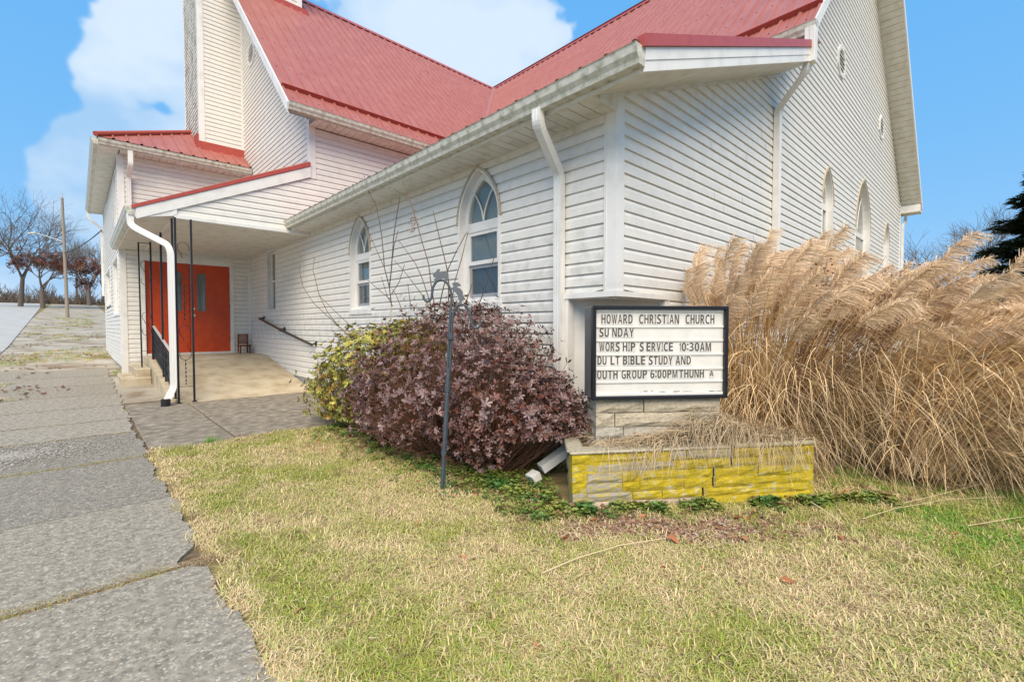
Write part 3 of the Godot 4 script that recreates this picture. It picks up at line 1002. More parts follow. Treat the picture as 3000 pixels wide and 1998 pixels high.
	panels(frs, P(r1.x, r1.y, 0.0), P(r0.x, r0.y, 0.0), Vector3(0, 0, 0.44), "soffit", 0.15)
	box_part(ch, "eave_return", Vector3(14.15, 3.24, -0.6), Vector3(14.62, 3.44, 0.44), "trim")
	spout(ch, [P(14.45, 3.24, 0.10), P(14.45, 3.10, 0.10), P(14.30, 2.90, 0.06), P(14.30, -0.8, 0.06)], Vector3(0, 0, 1), M.trim)

	# ---- wall of the cross wing above the porch
	mb = MB.new()
	mb.box(P(0.05, 1.5, -6.95), P(4.0, 3.7, -6.80))
	var wc := obj("wing_wall", mb, M.gap, ch)
	var left_c := func(y: float) -> float:
		if y > 2.73: return 0.075
		return maxf(-2.04, -2.04 + (y - 1.83) / 0.44)
	siding(wc, fc, y0 + 27 * C - 0.06, 3.60, left_c, func(_y): return 3.9, [], 99.0, plain)
	box_part(wc, "corner_post", Vector3(-0.022, 2.72, -6.735), Vector3(0.10, SOF2 + 0.14, -6.618), "trim")
	mb = MB.new()
	wall_box(mb, fc, 0.1, 3.9, 3.57, 3.64, 0.0, 0.03)
	obj("frieze", mb, M.soffit, wc)
	mb = MB.new()
	mb.box(P(-0.45, SOF2 + 0.005, -6.285), P(3.6, yc - 0.005, -6.27))
	var fc2 := obj("fascia", mb, M.trim, ch)
	panels(fc2, P(-0.02, SOF2, -6.63), P(3.55, SOF2, -6.63), Vector3(0, 0, 0.345), "soffit", 0.13)
	gutter(ch, P(-0.50, SOF2 + 0.02, -6.268), P(3.45, SOF2 + 0.02, -6.268), Vector3(0, 0, 1), "gutter_white", 1.0)
	# gable end of the cross wing, in line with the side wall
	mb = MB.new()
	mb.box(P(0.12, 1.6, -16.0), P(0.3, 3.7, -6.70))
	var wg := obj("wing_gable", mb, M.gap, ch)
	prism(wg, "gable_sheathing", [Vector3(0.12, 3.7, -6.6), Vector3(0.12, 3.7, -16.0), Vector3(0.12, RIDGE - 0.1, -11.28)], Vector3(0.1, 0, 0), "gap")
	siding(wg, fa, y0 + 27 * C, 8.4, func(y): return maxf(6.74, 6.46 + (y - 3.62) / sc), func(_y): return 11.12, [], 0.0, plain)
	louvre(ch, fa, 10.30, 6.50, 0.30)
	# rake board and soffit of the wing gable
	var w0 := Vector3(-0.47, yc - 0.17, ze)
	var w1 := Vector3(-0.47, RIDGE - 0.17, -11.28)
	prism(ch, "wing_rake", [w0, w1, w1 + Vector3(0, 0.19, 0), w0 + Vector3(0, 0.19, 0)], Vector3(-0.03, 0, 0), "trim")
	mb = MB.new()
	mb.quad(w0 + Vector3(0, H, 0), w1 + Vector3(0, H, 0), w1 + Vector3(0.47, H, 0), w0 + Vector3(0.47, H, 0))
	obj("wing_rake_soffit", mb, M.soffit, ch)
	# belfry base on the ridge
	mb = MB.new()
	mb.box(P(0.12, 7.9, -12.05), P(1.14, 12.0, -10.52))
	var bel := obj("belfry", mb, M.gap, ch)
	var fbel := {"o": Vector3(0.06, 0, -10.46), "u": Vector3(1, 0, 0), "n": Vector3(0, 0, 1)}
	siding(bel, fbel, 7.9, 9.6, func(_y): return 0.02, func(_y): return 1.06, [], 0.0, plain)
	box_part(bel, "corner_post", Vector3(1.10, 7.8, -10.53), Vector3(1.22, 12.0, -10.43), "trim")
	box_part(bel, "flashing", Vector3(0.0, 8.02, -10.47), Vector3(1.34, 8.16, -10.36), "trim_red")

	# ---- tower
	mb = MB.new()
	mb.box(P(-0.80, 4.0, -13.0), P(0.0, 13.0, -11.28))
	var tw := obj("tower", mb, M.gap, ch)
	siding(tw, ft, 4.25, 9.4, func(_y): return 0.09, func(_y): return 0.93, [], 0.0, plain)
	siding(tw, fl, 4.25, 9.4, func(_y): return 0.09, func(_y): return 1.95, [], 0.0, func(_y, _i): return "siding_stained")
	box_part(tw, "corner_post", Vector3(-0.958, 4.15, -11.25), Vector3(-0.835, 13.0, -11.128), "trim")
	box_part(tw, "corner_trim", Vector3(-0.05, 4.15, -11.15), Vector3(-0.002, 9.0, -11.115), "trim")
	box_part(tw, "corner_trim", Vector3(-0.95, 4.15, -13.1), Vector3(-0.90, 13.0, -13.0), "trim")

	# ---- entry block: front with the doors, long side along the road
	mb = MB.new()
	wall_box(mb, fd, 0.2, 2.4, -1.0, 3.7, -0.30, -0.18)
	var wd := obj("entry_wall", mb, M.gap, ch)
	siding(wd, fd, y0, 3.60, func(_y): return 0.085, func(_y): return 2.44, [hole_rect(0.325, 2.11, -0.70, y0 + 25 * C)], 0.0, plain)
	mb = MB.new()
	wall_box(mb, fd, 0.1, 2.48, 3.57, 3.655, 0.0, 0.03)
	obj("frieze", mb, M.soffit, wd)
	box_part(wd, "corner_post", Vector3(-2.502, -1.02, -10.90), Vector3(-2.385, SOF2, -10.788), "trim")
	box_part(wd, "inner_corner", Vector3(-0.045, -0.66, -10.81), Vector3(-0.004, 1.69, -10.76), "trim")
	make_doors(ch, fd)
	mb = MB.new()
	wall_box(mb, fe, 0.2, 7.2, -1.0, 3.7, -0.30, -0.18)
	var we := obj("road_wall", mb, M.gap, ch)
	siding(we, fe, y0 + C, 3.60, func(_y): return 0.085, func(_y): return 7.22, [hole_rect(0.55, 2.55, 0.25, 1.62), hole_rect(0.5, 1.25, 2.25, 3.5), hole_rect(3.85, 6.3, 0.60, 1.66)], 0.0, plain)
	plain_window(ch, fe, 0.55, 2.55, 0.25, 1.62, 0.05)
	plain_window(ch, fe, 0.5, 1.25, 2.25, 3.5, 0.05)
	plain_window(ch, fe, 3.85, 6.3, 0.60, 1.66, 0.05)
	box_part(we, "corner_post", Vector3(-2.5, -0.95, -18.08), Vector3(-2.42, SOF2, -18.0), "trim")
	# eaves of the entry block
	mb = MB.new()
	mb.box(P(-2.78, SOF2 - 0.005, -10.47), P(-0.02, SOF2 + 0.15, -10.452))
	mb.box(P(-2.80, SOF2 - 0.005, -18.3), P(-2.782, SOF2 + 0.15, -10.45))
	var fd2 := obj("fascia", mb, M.trim, ch)
	panels(fd2, P(-2.46, SOF2, -10.80), P(-0.03, SOF2, -10.80), Vector3(0, 0, 0.33), "soffit", 0.13)
	panels(fd2, P(-2.48, SOF2, -10.47), P(-2.48, SOF2, -18.2), Vector3(-0.30, 0, 0), "soffit", 0.17)
	gutter(ch, P(-2.80, SOF2 + 0.02, -10.45), P(-0.03, SOF2 + 0.02, -10.45), Vector3(0, 0, 1), "gutter_white", 0.95)
	gutter(ch, P(-2.80, SOF2 + 0.02, -10.44), P(-2.80, SOF2 + 0.02, -18.3), Vector3(-1, 0, 0), "gutter_white", 0.95)
	spout(ch, [P(-2.30, SOF2 + 0.02, -10.42), P(-2.30, 3.36, -10.42), P(-2.32, 3.22, -10.74), P(-2.32, 1.85, -10.74)], Vector3(0, 0, 1), M.trim)
	spout(ch, [P(-2.86, SOF2 + 0.02, -18.1), P(-2.86, 3.5, -18.1), P(-2.54, 3.2, -18.1), P(-2.54, 1.0, -18.1)], Vector3(-1, 0, 0), M.trim)
	# hip roof of the entry block
	var sh := atan(0.60)
	var hip_hi := func(u: float) -> float: return minf(u, 1.95) / cos(sh)
	var hip := roof(ch, "entry_roof", P(-2.82, 3.83, -10.41), Vector3(1, 0, 0), Vector3(0, sin(sh), -cos(sh)), 2.80, func(_u): return 0.0, hip_hi, "roof_red")
	mb = MB.new()
	mb.quad(P(-2.82, 3.83, -10.41), P(-0.87, 5.0, -12.36), P(-0.87, 5.0, -18.3), P(-2.82, 3.83, -18.3))
	obj("side_slope", mb, M.roof_red, hip)
	mb = MB.new()
	mb.tube(PackedVector3Array([P(-2.84, 3.86, -10.39), P(-0.88, 5.035, -12.35)]), 0.055, 0.055, 6)
	obj("hip_cap", mb, M.trim_red, hip)
	mb = MB.new()
	mb.box(P(-1.0, 4.20, -11.17), P(0.0, 4.44, -11.10))
	mb.box(P(-1.003, 4.298, -11.5), P(-0.936, 4.62, -11.171))
	obj("tower_flashing", mb, M.trim_red, hip)

	make_porch(ch)

func make_doors(parent: Node3D, f: Dictionary) -> void:
	var mb := MB.new()
	wall_box(mb, f, 0.325, 0.40, -0.66, 1.575, -0.12, 0.03)
	wall_box(mb, f, 2.035, 2.11, -0.66, 1.575, -0.12, 0.03)
	wall_box(mb, f, 0.40, 2.035, 1.452, 1.575, -0.12, 0.0295)
	wall_box(mb, f, 0.40, 2.035, -0.66, -0.60, -0.12, 0.012)
	var fr := obj("door_frame", mb, M.trim, parent)
	for s in [-1.0, 1.0]:
		var c := 1.2175
		var a: float = c + (0.004 if s > 0.0 else -0.815)
		var b: float = c + (0.815 if s > 0.0 else -0.004)
		var g0: float = c + (0.145 if s > 0.0 else -0.325)
		var g1: float = c + (0.325 if s > 0.0 else -0.145)
		mb = MB.new()
		wall_box(mb, f, a, g0, -0.598, 1.449, -0.085, -0.04)
		wall_box(mb, f, g1, b, -0.598, 1.449, -0.085, -0.04)
		wall_box(mb, f, g0, g1, -0.598, 0.36, -0.085, -0.04)
		wall_box(mb, f, g0, g1, 1.25, 1.449, -0.085, -0.04)
		var d := obj("door", mb, M.door_red, parent)
		mb = MB.new()
		wall_box(mb, f, g0, g1, 0.36, 1.25, -0.072, -0.066)
		obj("pane", mb, M.mirror_glass, d)
		mb = MB.new()
		var o := PackedVector2Array([Vector2(g0 - 0.03, 0.33), Vector2(g0 - 0.03, 1.28), Vector2(g1 + 0.03, 1.28), Vector2(g1 + 0.03, 0.33)])
		var i := PackedVector2Array([Vector2(g0 + 0.004, 0.364), Vector2(g0 + 0.004, 1.246), Vector2(g1 - 0.004, 1.246), Vector2(g1 - 0.004, 0.364)])
		ring(mb, f, 0.0, o, i, -0.05, -0.028)
		obj("pane_bead", mb, M.door_red, d)
		for y in [-0.35, 0.45, 1.2]:
			mb = MB.new()
			var hx: float = b if s > 0.0 else a
			wall_box(mb, f, hx - 0.008, hx + 0.008, y, y + 0.1, -0.045, -0.03)
			obj("hinge", mb, M.pipe_dark, d)
		if s > 0.0:
			for q in [[0.415, 0.028, 0.02], [0.262, 0.032, 0.055]]:
				var k := W(f, c + 0.075, q[0], -0.04)
				mb = MB.new()
				mb.tube(PackedVector3Array([k, k + Vector3(0, 0, 0.012)]), q[1] * 1.1, q[1] * 1.1, 10)
				mb.tube(PackedVector3Array([k, k + Vector3(0, 0, q[2] * 0.5), k + Vector3(0, 0, q[2])]), 0.012, q[1] * 0.9, 10)
				obj("knob", mb, M.brass, d)
	mb = MB.new()
	wall_box(mb, f, 0.4, 2.04, -0.6, 1.45, -0.15, -0.125)
	obj("backing", mb, M.gap, fr)

func make_porch(ch: Node3D) -> void:
	var zf := -6.64
	var sl := 0.49
	var top := func(x: float) -> float: return 2.985 + sl * x
	# rake board in front, red trim above
	var rb := prism(ch, "porch_rake", [Vector3(-2.52, top.call(-2.52) - 0.165, zf + 0.012), Vector3(-0.004, top.call(0.0) - 0.25, zf + 0.012), Vector3(-0.004, top.call(0.0) - 0.06, zf + 0.012), Vector3(-2.52, top.call(-2.52) - 0.005, zf + 0.012)], Vector3(0, 0, 0.03), "trim")
	prism(rb, "rake_trim", [Vector3(-2.57, top.call(-2.57), zf - 0.02), Vector3(-0.012, top.call(0.0) - 0.055, zf - 0.02), Vector3(-0.012, top.call(0.0) + 0.02, zf - 0.02), Vector3(-2.57, top.call(-2.57) + 0.05, zf - 0.02)], Vector3(0, 0, 0.075), "trim_red")
	prism(rb, "rake_end", [Vector3(-2.52, 1.61, zf + 0.010), Vector3(-2.06, 1.70, zf + 0.010), Vector3(-2.03, 1.84, zf + 0.010), Vector3(-2.52, 1.76, zf + 0.010)], Vector3(0, 0, 0.02), "trim")
	# beam under the sided triangle
	var mb := MB.new()
	mb.cbox(P(-2.06, 1.665, zf - 0.06), P(-0.002, 1.735, zf + 0.03), 0.006)
	mb.cbox(P(-2.07, 1.72, zf), P(-2.02, 1.86, zf + 0.035), 0.004)
	obj("porch_beam", mb, M.trim, ch)
	# ceiling of boards
	mb = MB.new()
	mb.box(P(-2.52, 1.70, -10.80), P(-0.01, 1.715, zf - 0.01))
	var ceil := obj("porch_ceiling", mb, M.gap, ch)
	panels(ceil, P(-2.05, 1.688, -10.79), P(-2.05, 1.688, zf - 0.06), Vector3(2.03, 0, 0), "soffit", 0.2)
	panels(ceil, P(-2.52, 1.640, -10.79), P(-2.52, 1.640, zf - 0.02), Vector3(0.46, 0.05, 0), "soffit", 0.2)
	mb = MB.new()
	mb.box(P(-2.075, 1.66, -10.79), P(-2.04, 1.70, zf - 0.06))
	obj("ceiling_trim", mb, M.trim, ceil)
	# eave
	mb = MB.new()
	mb.box(P(-2.54, 1.615, -10.85), P(-2.522, 1.76, zf + 0.03))
	var fa := obj("fascia", mb, M.trim, ch)
	gutter(ch, P(-2.54, 1.635, zf + 0.04), P(-2.54, 1.635, -10.85), Vector3(-1, 0, 0), "gutter_white", 0.95)
	# roof sheets
	var a := atan(sl)
	roof(ch, "porch_roof", P(-2.58, top.call(-2.58) + 0.02, zf + 0.02), Vector3(0, 0, -1), Vector3(cos(a), sin(a), 0), 4.2, func(_u): return 0.0, func(_u): return 2.9, "roof_red")
	# white downspout at the near post, ending in a black drain
	spout(ch, [P(-2.585, 1.66, zf - 0.01), P(-2.585, 1.50, zf - 0.01), P(-2.52, 1.44, zf + 0.02), P(-2.17, 1.22, -6.43), P(-2.14, 1.10, -6.42), P(-2.14, -0.92, -6.42), P(-2.24, -1.10, -6.34)], Vector3(0.0, 0.0, 1.0), M.white_pipe, 0.08, 0.07)


# ------------------------------------------------------------------ ground and paving
func make_ground() -> void:
	var xs := []
	var zs := []
	for v in [-400, -200, -120, -80, -50, -30, -20, -14, -10, -8, -6, -4.6, -4, -3.4, -2.7, -2, -1, 0, 1, 2, 3, 4, 6, 8, 12, 18, 30, 50, 90, 160, 400]: xs.append(float(v))
	for v in [300, 150, 80, 40, 20, 12, 8, 5, 3, 2, 1, 0, -1, -2, -3, -4, -5, -6.2, -8, -10, -12, -14, -16, -18, -20, -23, -26, -30, -35, -40, -46, -52, -58, -64, -70, -72, -74, -80, -90, -120, -180, -300]: zs.append(float(v))
	var mb := MB.new()
	for i in xs.size() - 1:
		for j in zs.size() - 1:
			var a := Vector3(xs[i], hill(xs[i], zs[j]), zs[j])
			var b := Vector3(xs[i + 1], hill(xs[i + 1], zs[j]), zs[j])
			var c := Vector3(xs[i + 1], hill(xs[i + 1], zs[j + 1]), zs[j + 1])
			var d := Vector3(xs[i], hill(xs[i], zs[j + 1]), zs[j + 1])
			mb.quad(a, d, c, b)
	structure("ground", mb, M.turf)
	# strip of dirt, leaves and gravel between the walk and the road
	mb = MB.new()
	var zz := [-6.9, -9, -11, -13, -15, -17, -20, -23, -26, -30, -35, -40, -46, -52, -60, -70]
	for j in zz.size() - 1:
		var z0: float = zz[j]
		var z1: float = zz[j + 1]
		mb.quad(Vector3(-5.2, hill(0, z0) + 0.008, z0), Vector3(-5.2, hill(0, z1) + 0.008, z1), Vector3(-1.5, hill(0, z1) + 0.008, z1), Vector3(-1.5, hill(0, z0) + 0.008, z0))
	structure("verge", mb, M.verge)
	# road up to the crest
	mb = MB.new()
	zz = [40, 20, 6.2, -6.2, -9, -12, -16, -20, -23, -26, -30, -35, -40, -46, -52, -58, -64, -70, -74, -80]
	for j in zz.size() - 1:
		var z0: float = zz[j]
		var z1: float = zz[j + 1]
		var e0 := -4.75 - maxf(0.0, -z0 - 14.0) * 0.019
		var e1 := -4.75 - maxf(0.0, -z1 - 14.0) * 0.019
		var h0 := hill(0, z0) + 0.035
		var h1 := hill(0, z1) + 0.035
		mb.quad(Vector3(-12.5, h0, z0), Vector3(-12.5, h1, z1), Vector3(e1, h1, z1), Vector3(e0, h0, z0))
		mb.quad(Vector3(e0, h0, z0), Vector3(e1, h1, z1), Vector3(e1, h1 - 0.05, z1), Vector3(e0, h0 - 0.05, z0))
	structure("road", mb, M.road)
	# concrete walk: one slab after another, joints left open
	mb = MB.new()
	mb.quad(Vector3(-4.6, 0.006, 4), Vector3(-4.6, 0.006, -3.1), Vector3(-2.74, 0.006, -3.1), Vector3(-2.74, 0.006, 4))
	mb.quad(Vector3(-4.6, 0.006, -3.1), Vector3(-4.6, 0.006, -6.3), Vector3(-0.02, 0.006, -6.3), Vector3(-0.02, 0.006, -3.1))
	var walk := structure("walkway", mb, M.soil)
	var edges := [3.6, 1.25, -0.58, -1.775, -3.17, -4.52, -5.55, -6.78, -8.0, -9.3, -10.7, -12.2]
	var kinds := ["slab", "slab_b", "slab_b", "slab", "slab", "slab_c", "slab_c", "slab_c", "slab_b", "slab_c", "slab_b"]
	rng.seed = 77
	for j in edges.size() - 1:
		var z0: float = edges[j]
		var z1: float = edges[j + 1]
		var gap := 0.006 if j == 2 or j == 3 else 0.026
		mb = MB.new()
		# irregular near edge along the lawn, chipped corner
		var n := 24
		for i in n:
			var ta := float(i) / n
			var tb := float(i + 1) / n
			var za := lerpf(z0 - gap, z1 + gap, ta)
			var zb := lerpf(z0 - gap, z1 + gap, tb)
			var xa := -2.735 + sin(za * 3.1) * 0.015 + sin(za * 11.0) * 0.014 + sin(za * 37.0) * 0.009 - 0.10 * exp(-pow((za + 0.62) / 0.09, 2.0)) - 0.06 * exp(-pow((za + 3.2) / 0.1, 2.0))
			var xb := -2.735 + sin(zb * 3.1) * 0.015 + sin(zb * 11.0) * 0.014 + sin(zb * 37.0) * 0.009 - 0.10 * exp(-pow((zb + 0.62) / 0.09, 2.0)) - 0.06 * exp(-pow((zb + 3.2) / 0.1, 2.0))
			if z1 < -6.0:
				xa += 0.03
				xb += 0.03
			var ya := hill(0, za) + 0.022
			var yb := hill(0, zb) + 0.022
			mb.quad(Vector3(-4.55, ya, za), Vector3(-4.55, yb, zb), Vector3(xb, yb, zb), Vector3(xa, ya, za))
			mb.quad(Vector3(xa, ya, za), Vector3(xb, yb, zb), Vector3(xb, yb - 0.08, zb), Vector3(xa, ya - 0.08, za))
		for e in [z0 - gap, z1 + gap]:
			var ye := hill(0, e) + 0.022
			mb.quad(Vector3(-4.55, ye, e), Vector3(-2.735, ye, e), Vector3(-2.735, ye - 0.08, e), Vector3(-4.55, ye - 0.08, e))
		obj("slab", mb, M[kinds[j]], walk)
	# apron in front of the ramp
	var apron := [[-2.70, -3.30, -1.98, -5.05], [-1.955, -3.42, -0.03, -5.10], [-2.69, -5.075, -1.965, -6.47], [-1.945, -5.12, -0.03, -6.50]]
	for q in apron:
		mb = MB.new()
		mb.cbox(Vector3(q[0], -0.07, q[3]), Vector3(q[2], 0.020 + rng.randf_range(-0.002, 0.002), q[1]), 0.008)
		obj("apron_slab", mb, M.apron, walk)
	mb = MB.new()
	mb.cbox(Vector3(-2.70, -0.05, -9.3), Vector3(-2.06, 0.024, -6.49), 0.008)
	obj("apron_slab", mb, M.apron, walk)
	# loose pale gravel washed over the walk
	var c := Vector3(-3.75, 0.024, -3.98)
	var st := MB.new()
	st.ink(Color(1, 1, 1))
	st.cbox(Vector3(-0.01, -0.004, -0.008), Vector3(0.01, 0.007, 0.008), 0.004)
	var xf := []
	var cols := []
	for i in 7000:
		var a := rng.randf() * TAU
		var r := absf(rng.randfn(0.0, 0.62))
		var p := c + Vector3(cos(a) * 1.0 * r, 0.002, sin(a) * 0.50 * r)
		if p.x > -2.78: continue
		xf.append(Transform3D(Basis(Vector3.UP, rng.randf() * TAU).scaled(Vector3.ONE * rng.randf_range(0.25, 0.8)), p))
		var g := rng.randf_range(0.18, 0.44)
		cols.append(Color(g, g * 0.95, g * 0.86))
	var pb := many("pebbles", st, M.twig, xf, cols, self)
	tag(pb, "loose pale gravel pebbles washed across the concrete walk", "gravel")

func make_ramp() -> void:
	# sloping slab up to the landing
	var r := thing("entry_ramp", "tan concrete ramp and landing rising to the red doors", "ramp", Vector3(-1.05, 0, -8.6))
	var off := Vector3(1.05, 0, 8.6)
	var mb := MB.new()
	var prof := [Vector2(-6.52, -0.06), Vector2(-6.52, 0.018), Vector2(-6.60, 0.03), Vector2(-9.50, 0.555), Vector2(-10.72, 0.56), Vector2(-10.72, -0.06)]
	var a := []
	var b := []
	for q in prof:
		a.append(Vector3(-2.06, q.y, q.x) + off)
		b.append(Vector3(-0.022, q.y, q.x) + off)
	for i in prof.size():
		var j := (i + 1) % prof.size()
		mb.quad(a[i], a[j], b[j], b[i])
	for i in range(1, prof.size() - 1):
		mb.tri(a[0], a[i], a[i + 1])
		mb.tri(b[0], b[i], b[i + 1])
	obj("slope", mb, M.ramp, r)
	# kerb along the open side
	mb = MB.new()
	for k in 8:
		pass
	var v := []
	for i in 8:
		var z := -10.70 if i & 4 else -9.45
		var y := 0.56 if i & 2 else -0.05
		v.append(Vector3(-2.065 if i & 1 else -2.16, y, z) + off)
	mb.hull8(v)
	v = []
	for i in 8:
		var z := -9.45 if i & 4 else -6.75
		var y := (0.56 if i & 4 else 0.065) if i & 2 else -0.05
		v.append(Vector3(-2.065 if i & 1 else -2.16, y, z) + off)
	mb.hull8(v)
	obj("kerb", mb, M.ramp, r)
	mb = MB.new()
	mb.cbox(Vector3(-2.40, 0.02, -10.72) + off, Vector3(-2.163, 0.405, -9.02) + off, 0.018)
	obj("step", mb, M.ramp, r)
	mb = MB.new()
	mb.cbox(Vector3(-2.61, 0.02, -10.30) + off, Vector3(-2.164, 0.245, -8.93) + off, 0.018)
	obj("step", mb, M.ramp, r)

func square_bar(mb: MB, a: Vector3, b: Vector3, w: float) -> void:
	var pr := PackedVector2Array([Vector2(-w, -w), Vector2(w, -w), Vector2(w, w), Vector2(-w, w)])
	mb.sweep(pr, PackedVector3Array([a, b]), Vector3(0, 0, 1) if absf((b - a).normalized().y) > 0.5 else Vector3.UP)

func scroll(c: Vector3, u: Vector3, turn: float, sz: float, flip: float) -> PackedVector3Array:
	# an S of two loose spirals
	var a := PackedVector3Array()
	for i in 26:
		var t := i / 25.0
		var ang := lerpf(-0.3 * PI, 1.25 * PI, t)
		a.append(c + u * (cos(ang) * sz * flip) + Vector3.UP * (sz * 1.0 + sin(ang) * sz * 0.9))
	return a

func make_columns() -> void:
	var ceil := H + 1.665
	# near column: two bars side by side, one behind, joined by scrolls and a twisted rod
	var c := thing("iron_column", "black wrought iron porch column with scrolls beside the white downspout", "column", Vector3(-2.065, 0.02, -6.58), "iron porch columns")
	var spots := [Vector3(0, 0, 0.05), Vector3(0.205, 0, 0.03), Vector3(-0.02, 0.06, -0.10)]
	for s in spots:
		var mb := MB.new()
		square_bar(mb, s, Vector3(s.x, ceil - 0.02, s.z), 0.0135)
		mb.box(s + Vector3(-0.03, 0.0, -0.03), s + Vector3(0.03, 0.012, 0.03))
		obj("bar", mb, M.iron, c)
	iron_scrolls(c, Vector3(0.1, 0, 0.04), Vector3(1, 0, -0.1).normalized(), 0.075, 2.78)
	# far column on the step
	c = thing("iron_column", "black wrought iron porch column with scrolls standing on the concrete step", "column", Vector3(-2.27, 0.40, -9.45), "iron porch columns")
	var mb := MB.new()
	square_bar(mb, Vector3(0, 0, 0), Vector3(0.0, ceil - 0.40, -0.15), 0.0125)
	obj("bar", mb, M.iron, c)
	mb = MB.new()
	square_bar(mb, Vector3(0.17, 0.155, 0.05), Vector3(0.17, ceil - 0.40, 0.05), 0.0145)
	obj("bar", mb, M.iron, c)
	iron_scrolls(c, Vector3(0.085, 0.12, 0.02), Vector3(1, 0, 0.3).normalized(), 0.07, 2.2)
	mb = MB.new()
	square_bar(mb, Vector3(0.0, ceil - 0.43, 0.0), Vector3(0.17, ceil - 0.43, 0.05), 0.006)
	obj("cross_bar", mb, M.iron, c)
	# railing down the open side of the ramp, with a post that reaches the ceiling
	var r := thing("iron_railing", "black iron railing with lattice infill along the ramp", "railing", Vector3(-2.10, 0.02, -8.1))
	var pa := Vector3(0.02, 0.53, -1.30)
	var pb := Vector3(0.02, 0.03, 1.42)
	for q in [[0.0, 0.60], [0.49, 2.40], [0.60, 0.50]]:
		var f := pa.lerp(pb, q[0])
		mb = MB.new()
		square_bar(mb, f, f + Vector3.UP * (q[1] if q[0] != 0.49 else ceil - f.y - 0.03), 0.0155)
		obj("post", mb, M.iron, r)
	var k := 0.62
	mb = MB.new()
	mb.sweep(PackedVector2Array([Vector2(-0.02, -0.008), Vector2(0.02, -0.008), Vector2(0.02, 0.008), Vector2(-0.02, 0.008)]), PackedVector3Array([pa + Vector3(0, 0.66, 0), pb + Vector3(0, 0.66, 0)]), Vector3.UP)
	obj("top_rail", mb, M.lamp_grey, r)
	mb = MB.new()
	square_bar(mb, pa + Vector3(0, 0.09, 0), pb + Vector3(0, 0.09, 0), 0.008)
	obj("bottom_rail", mb, M.iron, r)
	# lattice of ovals
	var n := 15
	for i in n:
		var t := (i + 0.5) / n
		var f := pa.lerp(pb, t)
		mb = MB.new()
		for j in 4:
			var loop := PackedVector3Array()
			for s in 9:
				var a := TAU * s / 8.0
				loop.append(f + Vector3(0, 0.17 + 0.136 * j + 0.068 * sin(a) - 0.184 * 0.085 * cos(a), 0.085 * cos(a)))
			mb.tube(loop, 0.007, 0.007, 4, false)
		obj("lattice", mb, M.iron, r)

func iron_scrolls(c: Node3D, o: Vector3, u: Vector3, sz: float, tall: float) -> void:
	for q in [[tall * 0.86, 1.0], [tall * 0.72, -1.0], [tall * 0.40, 1.0], [tall * 0.27, -1.0]]:
		var mb := MB.new()
		var pts := PackedVector3Array()
		for i in 22:
			var t := i / 21.0
			var ang := lerpf(-0.15 * PI, 1.3 * PI, t)
			pts.append(o + u * (cos(ang) * sz * q[1]) + Vector3.UP * (q[0] + sin(ang) * sz * (1.2 if q[1] > 0.0 else -1.2)))
		var e: Vector3 = pts[21]
		pts.append(e.lerp(o + Vector3.UP * (q[0] - q[1] * sz * 3.2), 0.5) + u * 0.01)
		mb.tube(pts, 0.0045, 0.0045, 5)
		obj("scroll", mb, M.iron, c)
	for q in [[0.46, 0.66], [0.10, 0.24]]:
		var mb := MB.new()
		var n := 26
		for i in n:
			var a := i * 0.75
			var y0: float = tall * lerpf(q[0], q[1], float(i) / n)
			var y1: float = tall * lerpf(q[0], q[1], float(i + 1) / n)
			var d0 := (u * cos(a) + Vector3(-u.z, 0, u.x) * sin(a)) * 0.009
			var d1 := (u * cos(a + 0.75) + Vector3(-u.z, 0, u.x) * sin(a + 0.75)) * 0.009
			mb.quad(o - d0 + Vector3.UP * y0, o + d0 + Vector3.UP * y0, o + d1 + Vector3.UP * y1, o - d1 + Vector3.UP * y1)
		obj("twisted_rod", mb, M.iron, c)
	var cross := MB.new()
	square_bar(cross, o - u * 0.1 + Vector3.UP * tall * 0.09, o + u * 0.1 + Vector3.UP * tall * 0.09, 0.004)
	obj("cross_bar", cross, M.iron, c)

